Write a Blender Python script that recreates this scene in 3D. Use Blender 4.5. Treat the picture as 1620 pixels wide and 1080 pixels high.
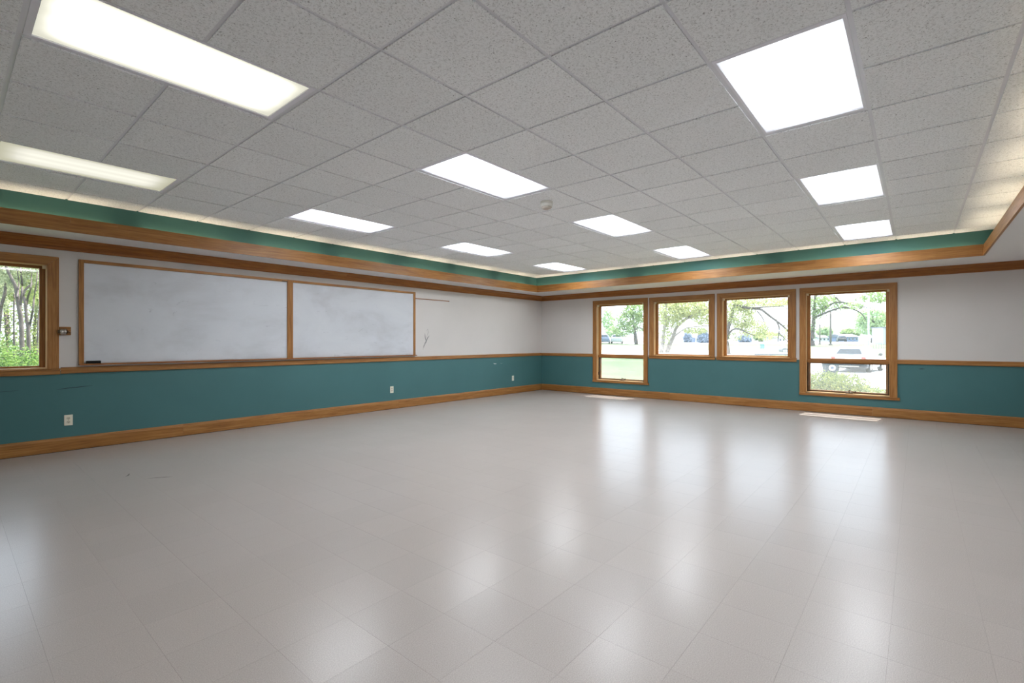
import bpy, bmesh, math, random
from mathutils import Vector, Matrix

for o in list(bpy.data.objects):
    bpy.data.objects.remove(o, do_unlink=True)
SC = bpy.context.scene
COL = SC.collection
PI = math.pi

# ------------------------------------------------------------------ camera
HC = 1.2276                      # eye height
YAW = 0.7157                     # viewing direction measured from +X (X runs along the left wall)
FPX, CX, CY = 763.6, 787.0, 539.8
cam_d = bpy.data.cameras.new('camera')
cam = bpy.data.objects.new('camera', cam_d)
COL.objects.link(cam)
cam.location = (0, 0, HC)
cam.rotation_euler = (PI / 2, 0, YAW - PI / 2)
cam_d.sensor_width = 36.0
cam_d.lens = 36.0 * FPX / 1620.0
cam_d.shift_x = (810.0 - CX) / 1620.0
cam_d.shift_y = (CY - 540.0) / 1620.0
cam_d.clip_start = 0.05
cam_d.clip_end = 600
SC.camera = cam

# ------------------------------------------------------------------ world, sun, exposure
world = bpy.data.worlds.new('sky')
SC.world = world
world.use_nodes = True
bgn = world.node_tree.nodes['Background']
bgn.inputs['Color'].default_value = (0.74, 0.87, 1.0, 1)
bgn.inputs['Strength'].default_value = 1.2

sun_d = bpy.data.lights.new('sun', 'SUN')
sun = bpy.data.objects.new('sun', sun_d)
COL.objects.link(sun)
sun_d.energy = 4.6
sun_d.angle = math.radians(0.6)
sun_d.color = (1.0, 0.95, 0.86)
SUN_TRAVEL = Vector((-0.50, 0.06, -0.866)).normalized()
sun.rotation_euler = SUN_TRAVEL.to_track_quat('-Z', 'Y').to_euler()
sun.location = (20, 0, 30)

SC.view_settings.view_transform = 'Standard'
SC.view_settings.look = 'None'
SC.view_settings.exposure = 1.75
SC.view_settings.gamma = 1.0
SC.view_settings.use_curve_mapping = False
SC.cycles.use_denoising = True
SC.cycles.max_bounces = 10
SC.cycles.diffuse_bounces = 6
SC.cycles.transparent_max_bounces = 16
SC.cycles.sample_clamp_indirect = 6.0
SC.cycles.caustics_reflective = False
SC.cycles.caustics_refractive = False

LAMP = 8.5            # ceiling lens luminance
COVE = 3.2            # cove tube luminance

# ------------------------------------------------------------------ room dimensions
T = 0.6096                        # ceiling module
XF, YL = 9.99, 7.20               # inner faces of far and left wall
XB, YR = -1.55, -1.50             # inner faces of the walls behind and right of the camera
ZC = HC + 1.4885                  # ceiling grid
GU, GV = 2.6804, 2.6688           # a ceiling grid crossing
ZS = 2.362                        # soffit underside
GXF, GYL, GXB, GYR = 9.12, 6.72, -0.55, -0.775     # green cove faces
FXF, FYL, FXB, FYR = 9.00, 6.60, -0.43, -0.655     # fascia faces

# ------------------------------------------------------------------ node helpers
MATS = {}


def lin(c):
    def f(v):
        v /= 255.0
        return v / 12.92 if v <= 0.04045 else ((v + 0.055) / 1.055) ** 2.4
    return (f(c[0]), f(c[1]), f(c[2]), 1.0)


def mat(name):
    m = bpy.data.materials.new(name)
    m.use_nodes = True
    nt = m.node_tree
    b = nt.nodes['Principled BSDF']
    MATS[name] = m
    return m, nt, b


def N(nt, t, **kw):
    n = nt.nodes.new(t)
    for k, v in kw.items():
        setattr(n, k, v)
    return n


def ramp(nt, src, stops):
    r = N(nt, 'ShaderNodeValToRGB')
    e = r.color_ramp.elements
    e[0].position, e[0].color = stops[0]
    e[1].position, e[1].color = stops[-1]
    for p, c in stops[1:-1]:
        x = e.new(p)
        x.color = c
    nt.links.new(src, r.inputs['Fac'])
    return r


def mapped(nt, scale, coord='Object', rand=0.0):
    tc = N(nt, 'ShaderNodeTexCoord')
    mp = N(nt, 'ShaderNodeMapping')
    mp.inputs['Scale'].default_value = scale
    if coord == 'World':
        g = N(nt, 'ShaderNodeNewGeometry')
        nt.links.new(g.outputs['Position'], mp.inputs['Vector'])
    else:
        nt.links.new(tc.outputs[coord], mp.inputs['Vector'])
    if rand:
        oi = N(nt, 'ShaderNodeObjectInfo')
        ml = N(nt, 'ShaderNodeMath', operation='MULTIPLY')
        ml.inputs[1].default_value = rand
        nt.links.new(oi.outputs['Random'], ml.inputs[0])
        cb = N(nt, 'ShaderNodeCombineXYZ')
        for i in range(3):
            nt.links.new(ml.outputs[0], cb.inputs[i])
        nt.links.new(cb.outputs[0], mp.inputs['Location'])
    return mp.outputs['Vector']


def noise(nt, vec, scale, detail=4, rough=0.55, dist=0.0):
    n = N(nt, 'ShaderNodeTexNoise')
    n.inputs['Scale'].default_value = scale
    n.inputs['Detail'].default_value = detail
    n.inputs['Roughness'].default_value = rough
    n.inputs['Distortion'].default_value = dist
    if vec is not None:
        nt.links.new(vec, n.inputs['Vector'])
    return n.outputs['Fac']


def bump(nt, b, h, strength, dist=0.01):
    bm_ = N(nt, 'ShaderNodeBump')
    bm_.inputs['Strength'].default_value = strength
    bm_.inputs['Distance'].default_value = dist
    nt.links.new(h, bm_.inputs['Height'])
    nt.links.new(bm_.outputs[0], b.inputs['Normal'])


def paint(name, c, rough=0.6, var=0.06, scale=3.0, bumps=0.0, spec=0.3):
    m, nt, b = mat(name)
    v = mapped(nt, (1, 1, 1), 'World')
    f = noise(nt, v, scale, 5)
    c = lin(c)
    lo = tuple(x * (1 - var) for x in c[:3]) + (1,)
    hi = tuple(min(1, x * (1 + var)) for x in c[:3]) + (1,)
    r = ramp(nt, f, [(0.3, lo), (0.7, hi)])
    nt.links.new(r.outputs[0], b.inputs['Base Color'])
    b.inputs['Roughness'].default_value = rough
    b.inputs['Specular IOR Level'].default_value = spec
    if bumps:
        bump(nt, b, noise(nt, v, 180, 2), bumps, 0.002)
    return m


def oak(name, axis, cols, rough=0.42):
    m, nt, b = mat(name)
    s = [14.0, 14.0, 14.0]
    s[axis] = 0.9
    v = mapped(nt, tuple(s), 'Object', 37.0)
    f = noise(nt, v, 1.6, 6, 0.6, 1.2)
    r = ramp(nt, f, [(0.25, lin(cols[0])), (0.5, lin(cols[1])), (0.75, lin(cols[2]))])
    s2 = [160.0, 160.0, 160.0]
    s2[axis] = 4.0
    v2 = mapped(nt, tuple(s2), 'Object', 11.0)
    f2 = noise(nt, v2, 1.0, 3)
    r2 = ramp(nt, f2, [(0.35, (0.72, 0.68, 0.62, 1)), (0.55, (1, 1, 1, 1))])
    oi = N(nt, 'ShaderNodeObjectInfo')
    r3 = ramp(nt, oi.outputs['Random'], [(0.0, (0.86, 0.84, 0.82, 1)), (1.0, (1.0, 1.0, 1.0, 1))])
    mx = N(nt, 'ShaderNodeMix', data_type='RGBA', blend_type='MULTIPLY')
    mx.inputs[0].default_value = 1.0
    nt.links.new(r.outputs[0], mx.inputs[6])
    nt.links.new(r2.outputs[0], mx.inputs[7])
    mx2 = N(nt, 'ShaderNodeMix', data_type='RGBA', blend_type='MULTIPLY')
    mx2.inputs[0].default_value = 1.0
    nt.links.new(mx.outputs[2], mx2.inputs[6])
    nt.links.new(r3.outputs[0], mx2.inputs[7])
    nt.links.new(mx2.outputs[2], b.inputs['Base Color'])
    b.inputs['Roughness'].default_value = rough
    b.inputs['Specular IOR Level'].default_value = 0.4
    bump(nt, b, f2, 0.08, 0.002)
    return m


OAKC = [(136, 88, 40), (165, 114, 59), (183, 134, 78)]
DARK = [(128, 76, 28), (158, 98, 40), (174, 115, 56)]  # darker oak, with the crown's downward-facing shade put into its colour
PINE = [(196, 156, 104), (216, 180, 130), (228, 198, 152)]  # pale liner wood, with daylight on jambs and stools put into its tone
for ax, nm in enumerate('xyz'):
    oak('pine_' + nm, ax, PINE)
    oak('oak_' + nm, ax, OAKC)
    oak('dark_oak_' + nm, ax, DARK)
paint('teal_paint', (71, 113, 115), 0.5, 0.05, 1.2, 0.05)
paint('white_paint', (206, 202, 199), 0.6, 0.025, 1.0, 0.05)
paint('soffit_paint', (222, 220, 220), 0.7, 0.02, 1.0)
paint('green_paint', (68, 114, 110), 0.6, 0.05, 2.0)
paint('grid_metal', (226, 227, 234), 0.35, 0.02, 2.0)
paint('fixture_metal', (238, 238, 248), 0.35, 0.02, 2.0)
paint('outlet_plastic', (226, 222, 205), 0.35, 0.02, 20)
paint('outlet_face', (205, 200, 182), 0.35, 0.02, 20)
paint('slot_dark', (30, 27, 24), 0.6, 0.1, 20)
paint('detector_plastic', (222, 220, 214), 0.35, 0.03, 20)
paint('detector_band', (196, 186, 176), 0.4, 0.05, 20)
paint('felt_black', (22, 22, 24), 0.9, 0.2, 60)
paint('scuff_dark', (54, 68, 73), 0.8, 0.3, 30)
paint('scuff_grey', (96, 92, 90), 0.8, 0.3, 30)
paint('chip_white', (205, 210, 205), 0.8, 0.1, 30)
paint('bracket_cream', (226, 214, 190), 0.5, 0.03, 20)
paint('trough_white', (225, 220, 210), 0.7, 0.02, 5)
paint('slab_dark', (128, 120, 114), 0.8, 0.1, 3)
paint('outer_wall', (170, 160, 150), 0.8, 0.1, 3)
paint('roof_brown', (90, 80, 72), 0.9, 0.1, 3)
paint('asphalt_pale', (176, 175, 173), 0.85, 0.06, 0.6)
paint('bark', (92, 84, 80), 0.9, 0.35, 6, 0.4)
paint('bark_pale', (150, 140, 134), 0.9, 0.3, 5, 0.4)
paint('car_white', (178, 182, 188), 0.25, 0.01, 3, spec=0.5)
paint('car_dark', (44, 47, 54), 0.4, 0.1, 3, spec=0.5)
paint('car_blue', (92, 106, 132), 0.25, 0.05, 3, spec=0.5)
paint('rubber', (26, 26, 28), 0.8, 0.1, 10)
paint('car_glass', (44, 54, 66), 0.3, 0.1, 2, spec=0.25)
paint('tail_red', (150, 50, 46), 0.3, 0.05, 3, spec=0.5)
paint('plate_white', (225, 226, 220), 0.5, 0.02, 3)
paint('pole_white', (222, 226, 228), 0.5, 0.02, 3)
paint('pole_wood', (118, 110, 106), 0.9, 0.15, 3)
paint('bin_dark', (66, 76, 82), 0.6, 0.1, 3)
paint('bin_teal', (98, 150, 152), 0.6, 0.1, 3)
paint('shed_white', (176, 180, 188), 0.7, 0.04, 1)
paint('shed_grey', (150, 160, 172), 0.7, 0.05, 1)
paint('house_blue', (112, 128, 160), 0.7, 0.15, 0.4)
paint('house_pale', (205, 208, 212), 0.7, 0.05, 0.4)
paint('roof_slate', (112, 118, 132), 0.8, 0.1, 0.6)
paint('rail_dark', (96, 106, 116), 0.6, 0.08, 2)
paint('reed_tan', (214, 200, 188), 0.9, 0.15, 0.7)


def metal(name, c, rough, metallic=1.0):
    m, nt, b = mat(name)
    v = mapped(nt, (1, 1, 1), 'Object')
    f = noise(nt, v, 40, 3)
    c = lin(c)
    r = ramp(nt, f, [(0.3, tuple(x * 0.9 for x in c[:3]) + (1,)), (0.7, c)])
    nt.links.new(r.outputs[0], b.inputs['Base Color'])
    b.inputs['Metallic'].default_value = metallic
    b.inputs['Roughness'].default_value = rough


metal('chrome', (200, 196, 190), 0.22)
metal('bronze', (92, 76, 60), 0.4)
metal('crank_metal', (110, 96, 80), 0.4)


# whiteboard: wiped-off marker smears
def board_mat():
    m, nt, b = mat('whiteboard_face')
    v = mapped(nt, (0.7, 1, 1.3), 'World')
    f = noise(nt, v, 1.6, 5, 0.6, 0.4)
    r = ramp(nt, f, [(0.28, lin((188, 190, 195))), (0.5, lin((203, 206, 212))), (0.75, lin((210, 213, 218)))])
    v2 = mapped(nt, (3, 1, 9), 'World')
    f2 = noise(nt, v2, 1.3, 6, 0.7, 1.5)
    r2 = ramp(nt, f2, [(0.27, (0.72, 0.72, 0.74, 1)), (0.36, (1, 1, 1, 1))])
    mx = N(nt, 'ShaderNodeMix', data_type='RGBA', blend_type='MULTIPLY')
    mx.inputs[0].default_value = 1.0
    nt.links.new(r.outputs[0], mx.inputs[6])
    nt.links.new(r2.outputs[0], mx.inputs[7])
    nt.links.new(mx.outputs[2], b.inputs['Base Color'])
    b.inputs['Roughness'].default_value = 0.38
    b.inputs['Specular IOR Level'].default_value = 0.35


board_mat()


def tile_mat():
    m, nt, b = mat('acoustic_tile')
    v = mapped(nt, (1, 1, 1), 'World')
    f = noise(nt, v, 130, 2, 0.6, 1.0)
    r = ramp(nt, f, [(0.26, lin((112, 113, 116))), (0.40, lin((249, 252, 255))), (0.8, lin((250, 252, 255)))])
    fm = noise(nt, v, 75, 2, 0.6, 0.6)
    rm = ramp(nt, fm, [(0.36, (0.84, 0.84, 0.84, 1)), (0.50, (1, 1, 1, 1))])
    mm = N(nt, 'ShaderNodeMix', data_type='RGBA', blend_type='MULTIPLY')
    mm.inputs[0].default_value = 1.0
    nt.links.new(r.outputs[0], mm.inputs[6])
    nt.links.new(rm.outputs[0], mm.inputs[7])
    oi = N(nt, 'ShaderNodeObjectInfo')
    r3 = ramp(nt, oi.outputs['Random'], [(0.0, (0.955, 0.955, 0.955, 1)), (1.0, (1, 1, 1, 1))])
    mx = N(nt, 'ShaderNodeMix', data_type='RGBA', blend_type='MULTIPLY')
    mx.inputs[0].default_value = 1.0
    nt.links.new(mm.outputs[2], mx.inputs[6])
    nt.links.new(r3.outputs[0], mx.inputs[7])
    nt.links.new(mx.outputs[2], b.inputs['Base Color'])
    b.inputs['Roughness'].default_value = 0.95
    b.inputs['Specular IOR Level'].default_value = 0.1
    bump(nt, b, f, 0.2, 0.003)


tile_mat()


def floor_mat():
    m, nt, b = mat('vinyl_tile')
    v = mapped(nt, (1, 1, 1), 'World')
    f = noise(nt, v, 240, 2, 0.6)
    r = ramp(nt, f, [(0.38, lin((163, 155, 150))), (0.62, lin((181, 173, 168)))])
    # slow tone drift from wax and wear
    f2 = noise(nt, v, 0.9, 5, 0.6)
    r2 = ramp(nt, f2, [(0.3, (0.965, 0.96, 0.955, 1)), (0.7, (1.0, 1.0, 1.0, 1))])
    # per-tile tone
    sn = N(nt, 'ShaderNodeVectorMath', operation='SNAP')
    ad = N(nt, 'ShaderNodeVectorMath', operation='SUBTRACT')
    ad.inputs[1].default_value = (TX0, TY0, -5)
    nt.links.new(v, ad.inputs[0])
    nt.links.new(ad.outputs[0], sn.inputs[0])
    sn.inputs[1].default_value = (FT, FT, 100)
    wn = N(nt, 'ShaderNodeTexWhiteNoise')
    nt.links.new(sn.outputs[0], wn.inputs['Vector'])
    r3 = ramp(nt, wn.outputs['Value'], [(0.0, (0.965, 0.965, 0.965, 1)), (1.0, (1, 1, 1, 1))])
    a = N(nt, 'ShaderNodeMix', data_type='RGBA', blend_type='MULTIPLY')
    a.inputs[0].default_value = 1.0
    nt.links.new(r.outputs[0], a.inputs[6])
    nt.links.new(r2.outputs[0], a.inputs[7])
    c = N(nt, 'ShaderNodeMix', data_type='RGBA', blend_type='MULTIPLY')
    c.inputs[0].default_value = 1.0
    nt.links.new(a.outputs[2], c.inputs[6])
    nt.links.new(r3.outputs[0], c.inputs[7])
    nt.links.new(c.outputs[2], b.inputs['Base Color'])
    f4 = noise(nt, mapped(nt, (1, 1, 1), 'World'), 1.1, 3, 0.5)
    rr = ramp(nt, f4, [(0.3, (0.283, 0.283, 0.283, 1)), (0.75, (0.315, 0.315, 0.315, 1))])
    nt.links.new(rr.outputs[0], b.inputs['Roughness'])
    b.inputs['Specular IOR Level'].default_value = 0.36
    b.inputs['Coat Weight'].default_value = 0.09
    b.inputs['Coat Roughness'].default_value = 0.18
    fb = noise(nt, mapped(nt, (1, 1, 1), 'World'), 9, 4, 0.6)
    bump(nt, b, fb, 0.02, 0.01)


FT = 0.3048
TX0, TY0 = 1.4849 - 20 * FT, 1.3056 - 20 * FT
floor_mat()


# ceiling lens: bright along the tubes, dimmer towards its edges
def lens_mat(name, tint, edge, k, k0):
    m, nt, b = mat(name)
    nt.nodes.remove(b)
    out = nt.nodes['Material Output']
    em = N(nt, 'ShaderNodeEmission')
    tc = N(nt, 'ShaderNodeTexCoord')
    sep = N(nt, 'ShaderNodeSeparateXYZ')
    nt.links.new(tc.outputs['Object'], sep.inputs[0])

    def edge_fac(sock, half, width):
        ab = N(nt, 'ShaderNodeMath', operation='ABSOLUTE')
        nt.links.new(sock, ab.inputs[0])
        mr = N(nt, 'ShaderNodeMapRange', interpolation_type='SMOOTHSTEP')
        mr.inputs['From Min'].default_value = half
        mr.inputs['From Max'].default_value = half - width
        nt.links.new(ab.outputs[0], mr.inputs['Value'])
        return mr.outputs[0]
    ex = edge_fac(sep.outputs['X'], 0.58, 0.22)
    ey = edge_fac(sep.outputs['Y'], 0.285, 0.17)
    mu = N(nt, 'ShaderNodeMath', operation='MULTIPLY')
    nt.links.new(ex, mu.inputs[0])
    nt.links.new(ey, mu.inputs[1])
    # four tubes
    wv = N(nt, 'ShaderNodeMath', operation='MULTIPLY')
    wv.inputs[1].default_value = 2 * PI / 0.135
    nt.links.new(sep.outputs['Y'], wv.inputs[0])
    cs = N(nt, 'ShaderNodeMath', operation='COSINE')
    nt.links.new(wv.outputs[0], cs.inputs[0])
    mr = N(nt, 'ShaderNodeMapRange')
    mr.inputs['From Min'].default_value = -1
    mr.inputs['From Max'].default_value = 1
    mr.inputs['To Min'].default_value = 1.0
    mr.inputs['To Max'].default_value = 0.75
    nt.links.new(cs.outputs[0], mr.inputs['Value'])
    mu2 = N(nt, 'ShaderNodeMath', operation='MULTIPLY')
    nt.links.new(mu.outputs[0], mu2.inputs[0])
    nt.links.new(mr.outputs[0], mu2.inputs[1])
    cr = ramp(nt, mu.outputs[0], [(0.0, edge), (0.6, tint)])
    st = N(nt, 'ShaderNodeMapRange')
    st.inputs['To Min'].default_value = k0
    st.inputs['To Max'].default_value = k
    nt.links.new(mu2.outputs[0], st.inputs['Value'])
    nt.links.new(cr.outputs[0], em.inputs['Color'])
    nt.links.new(st.outputs[0], em.inputs['Strength'])
    nt.links.new(em.outputs[0], out.inputs['Surface'])


lens_mat('lens_cool', (0.90, 0.95, 1.0, 1), (0.9, 0.93, 0.98, 1), LAMP, 0.3)
lens_mat('lens_warm', (1.0, 0.99, 0.92, 1), (0.93, 0.91, 0.76, 1), LAMP * 0.15, 0.24)
lens_mat('lens_dim', (0.97, 0.95, 0.82, 1), (0.80, 0.78, 0.58, 1), LAMP * 0.037, 0.2)


def emit(name, c, k):
    m, nt, b = mat(name)
    nt.nodes.remove(b)
    em = N(nt, 'ShaderNodeEmission')
    em.inputs['Color'].default_value = c
    em.inputs['Strength'].default_value = k
    nt.links.new(em.outputs[0], nt.nodes['Material Output'].inputs['Surface'])


emit('tube_glow', (1.0, 0.80, 0.56, 1), COVE)


def glass(name, glare_veil, tint=(1, 1, 1, 1)):
    m, nt, b = mat(name)
    nt.nodes.remove(b)
    tr = N(nt, 'ShaderNodeBsdfTransparent')
    tr.inputs['Color'].default_value = tint
    gl = N(nt, 'ShaderNodeBsdfGlossy')
    gl.inputs['Roughness'].default_value = 0.02
    tl = N(nt, 'ShaderNodeBsdfTranslucent')
    tl.inputs['Color'].default_value = (0.95, 0.97, 1, 1)
    lw = N(nt, 'ShaderNodeLayerWeight')
    pw = N(nt, 'ShaderNodeMath', operation='POWER')
    pw.inputs[1].default_value = 5.0
    nt.links.new(lw.outputs['Facing'], pw.inputs[0])
    fr = N(nt, 'ShaderNodeMapRange')
    fr.inputs['To Min'].default_value = 0.02
    fr.inputs['To Max'].default_value = 0.6
    nt.links.new(pw.outputs[0], fr.inputs['Value'])
    m1 = N(nt, 'ShaderNodeMixShader')
    m1.inputs[0].default_value = glare_veil  # translucent share imitates washed-out glare over the view outside
    nt.links.new(tr.outputs[0], m1.inputs[1])
    nt.links.new(tl.outputs[0], m1.inputs[2])
    m2 = N(nt, 'ShaderNodeMixShader')
    nt.links.new(fr.outputs[0], m2.inputs[0])
    nt.links.new(m1.outputs[0], m2.inputs[1])
    nt.links.new(gl.outputs[0], m2.inputs[2])
    nt.links.new(m2.outputs[0], nt.nodes['Material Output'].inputs['Surface'])


glass('pane_glass', 0.05)
glass('pane_glass_clear', 0.012)


def screen_mat():
    m, nt, b = mat('insect_screen')
    nt.nodes.remove(b)
    tr = N(nt, 'ShaderNodeBsdfTransparent')
    df = N(nt, 'ShaderNodeBsdfDiffuse')
    df.inputs['Color'].default_value = (0.25, 0.27, 0.28, 1)
    mx = N(nt, 'ShaderNodeMixShader')
    mx.inputs[0].default_value = 0.14
    nt.links.new(tr.outputs[0], mx.inputs[1])
    nt.links.new(df.outputs[0], mx.inputs[2])
    nt.links.new(mx.outputs[0], nt.nodes['Material Output'].inputs['Surface'])


screen_mat()


def leaf(name, c1, c2, trans=0.5, scale=1.3):
    m, nt, b = mat(name)
    nt.nodes.remove(b)
    v = mapped(nt, (1, 1, 1), 'World')
    f = noise(nt, v, scale, 4)
    r = ramp(nt, f, [(0.35, lin(c1)), (0.65, lin(c2))])
    df = N(nt, 'ShaderNodeBsdfDiffuse')
    tl = N(nt, 'ShaderNodeBsdfTranslucent')
    nt.links.new(r.outputs[0], df.inputs['Color'])
    nt.links.new(r.outputs[0], tl.inputs['Color'])
    mx = N(nt, 'ShaderNodeMixShader')
    mx.inputs[0].default_value = trans
    nt.links.new(df.outputs[0], mx.inputs[1])
    nt.links.new(tl.outputs[0], mx.inputs[2])
    nt.links.new(mx.outputs[0], nt.nodes['Material Output'].inputs['Surface'])


leaf('leaf_yellow', (146, 154, 104), (202, 204, 152), 0.4, 3.0)
leaf('leaf_wood', (92, 108, 62), (190, 200, 134), 0.35, 7.0)
leaf('leaf_wood_grey', (104, 112, 88), (186, 192, 156), 0.3, 7.0)
leaf('leaf_spring', (116, 140, 92), (164, 180, 126), 0.4)
leaf('leaf_deep', (58, 92, 46), (150, 178, 98), 0.35, 7.0)  # dark and light mix also paints depth shade between the leaves
leaf('leaf_bush', (66, 92, 52), (180, 188, 112), 0.35, 7.0)  # dark leaf tone also stands for shade deep in the bush
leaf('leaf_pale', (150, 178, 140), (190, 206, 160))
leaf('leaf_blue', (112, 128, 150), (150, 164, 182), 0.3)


def grass_mat(name, c1, c2):
    m, nt, b = mat(name)
    v = mapped(nt, (1, 1, 1), 'World')
    f = noise(nt, v, 0.35, 6, 0.65)
    r = ramp(nt, f, [(0.32, lin(c1)), (0.68, lin(c2))])  # tone noise also paints dappled tree shade into the lawn
    nt.links.new(r.outputs[0], b.inputs['Base Color'])
    b.inputs['Roughness'].default_value = 0.95
    b.inputs['Specular IOR Level'].default_value = 0.1
    bump(nt, b, noise(nt, v, 12, 3), 0.5, 0.05)


grass_mat('grass', (76, 92, 66), (108, 122, 92))

# ------------------------------------------------------------------ mesh helpers


def add_box(bm, x0, x1, y0, y1, z0, z1, mi=0):
    vs = [bm.verts.new(p) for p in ((x0, y0, z0), (x1, y0, z0), (x1, y1, z0), (x0, y1, z0),
                                    (x0, y0, z1), (x1, y0, z1), (x1, y1, z1), (x0, y1, z1))]
    for q in ((0, 3, 2, 1), (4, 5, 6, 7), (0, 1, 5, 4), (1, 2, 6, 5), (2, 3, 7, 6), (3, 0, 4, 7)):
        f = bm.faces.new([vs[i] for i in q])
        f.material_index = mi
    return vs


def add_tube(bm, pts, rads, seg=8, caps=True):
    pts = [Vector(p) for p in pts]
    rings = []
    for i, p in enumerate(pts):
        d = (pts[min(i + 1, len(pts) - 1)] - pts[max(i - 1, 0)]).normalized()
        a = d.cross(Vector((0, 0, 1)))
        if a.length < 1e-3:
            a = Vector((1, 0, 0))
        a.normalize()
        b_ = d.cross(a).normalized()
        r = rads[i] if isinstance(rads, (list, tuple)) else rads
        rings.append([bm.verts.new(p + a * math.cos(2 * PI * k / seg) * r + b_ * math.sin(2 * PI * k / seg) * r) for k in range(seg)])
    for i in range(len(rings) - 1):
        for k in range(seg):
            bm.faces.new((rings[i][k], rings[i][(k + 1) % seg], rings[i + 1][(k + 1) % seg], rings[i + 1][k]))
    if caps:
        bm.faces.new(rings[0][::-1])
        bm.faces.new(rings[-1])


def add_lathe(bm, prof, seg=24, axis='z', c=(0, 0, 0)):
    c = Vector(c)
    rings = []
    for r, h in prof:
        ring = []
        for k in range(seg):
            a = 2 * PI * k / seg
            u, w = r * math.cos(a), r * math.sin(a)
            p = {'z': (u, w, h), 'x': (h, u, w), 'y': (u, h, w)}[axis]
            ring.append(bm.verts.new(c + Vector(p)))
        rings.append(ring)
    for i in range(len(rings) - 1):
        for k in range(seg):
            bm.faces.new((rings[i][k], rings[i][(k + 1) % seg], rings[i + 1][(k + 1) % seg], rings[i + 1][k]))
    bm.faces.new(rings[0][::-1])
    bm.faces.new(rings[-1])


def add_prism(bm, prof, a, b, conv):
    """profile (p, q) swept from a to b; conv(t, p, q) -> xyz"""
    r0 = [bm.verts.new(conv(a, p, q)) for p, q in prof]
    r1 = [bm.verts.new(conv(b, p, q)) for p, q in prof]
    n = len(prof)
    for i in range(n):
        bm.faces.new((r0[i], r0[(i + 1) % n], r1[(i + 1) % n], r1[i]))
    bm.faces.new(r0[::-1])
    bm.faces.new(r1)


def finish(bm, name, mats, smooth=False):
    bmesh.ops.recalc_face_normals(bm, faces=bm.faces[:])
    me = bpy.data.meshes.new(name)
    bm.to_mesh(me)
    bm.free()
    if not isinstance(mats, (list, tuple)):
        mats = [mats]
    for m in mats:
        me.materials.append(MATS[m])
    if smooth:
        for p in me.polygons:
            p.use_smooth = True
    return me


def link(name, me, parent=None, loc=None, rotz=0.0):
    o = bpy.data.objects.new(name, me)
    COL.objects.link(o)
    if parent is not None:
        o.parent = parent
    if loc is not None:
        o.location = loc
    if rotz:
        o.rotation_euler = (0, 0, rotz)
    return o


def obj(name, bm, mats, parent=None, smooth=False, bevel=0.0):
    if bevel:
        bmesh.ops.recalc_face_normals(bm, faces=bm.faces[:])
        bmesh.ops.bevel(bm, geom=bm.edges[:], offset=bevel, segments=1, affect='EDGES', profile=0.5)
    return link(name, finish(bm, name, mats, smooth), parent)


def boxo(name, x0, x1, y0, y1, z0, z1, m, parent=None, bevel=0.0):
    bm = bmesh.new()
    add_box(bm, min(x0, x1), max(x0, x1), min(y0, y1), max(y0, y1), min(z0, z1), max(z0, z1))
    return obj(name, bm, m, parent, bevel=bevel)


def thing(name, label, cat, loc=(0, 0, 0), rotz=0.0, group=None):
    o = link(name, None, None, loc, rotz)
    return tag(o, label, cat, group)


def tag(o, label, cat, group=None, kind=None):
    o['label'] = label
    o['category'] = cat
    if group:
        o['group'] = group
    if kind:
        o['kind'] = kind
    return o


def struct(o, label, cat):
    return tag(o, label, cat, None, 'structure')


# ------------------------------------------------------------------ floor
floor = boxo('floor', XB - 0.2, XF + 0.2, YR - 0.2, YL + 0.2, -0.25, -0.0015, 'slab_dark')
struct(floor, 'waxed beige vinyl tile floor of the empty room', 'floor')
CS, SN = math.cos(YAW), math.sin(YAW)


def to_px(x, y, z):
    fwd = x * CS + y * SN
    if fwd < 0.05:
        return None
    return CX + FPX * (x * SN - y * CS) / fwd, CY - FPX * (z - HC) / fwd, fwd


cells = []
i0 = int(math.floor((XB - TX0) / FT))
i1 = int(math.ceil((XF - TX0) / FT))
j0 = int(math.floor((YR - TY0) / FT))
j1 = int(math.ceil((YL - TY0) / FT))
for i in range(i0, i1):
    for j in range(j0, j1):
        x0, x1 = max(TX0 + i * FT, XB), min(TX0 + (i + 1) * FT, XF)
        y0, y1 = max(TY0 + j * FT, YR), min(TY0 + (j + 1) * FT, YL)
        if x1 - x0 < 0.01 or y1 - y0 < 0.01:
            continue
        q = to_px((x0 + x1) / 2, (y0 + y1) / 2, 0)
        seen = q is not None and -20 < q[0] < 1640 and 540 < q[1] < 1100
        cells.append((q[2] if seen else 1e9, x0, x1, y0, y1))
cells.sort()
JG = 0.0003
tile_cache = {}
rest = bmesh.new()
for k, (d, x0, x1, y0, y1) in enumerate(cells):
    if k < 300 and d < 1e8:
        key = (round(x1 - x0, 4), round(y1 - y0, 4))
        if key not in tile_cache:
            bm = bmesh.new()
            add_box(bm, -key[0] / 2 + JG, key[0] / 2 - JG, -key[1] / 2 + JG, key[1] / 2 - JG, -0.0014, 0)
            tile_cache[key] = finish(bm, 'floor_tile', 'vinyl_tile')
        link('floor_tile', tile_cache[key], floor, ((x0 + x1) / 2, (y0 + y1) / 2, 0))
    else:
        add_box(rest, x0 + JG, x1 - JG, y0 + JG, y1 - JG, -0.0014, 0)
fr_ = obj('floor_tiles', rest, 'vinyl_tile', floor)
fr_['kind'] = 'stuff'


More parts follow.
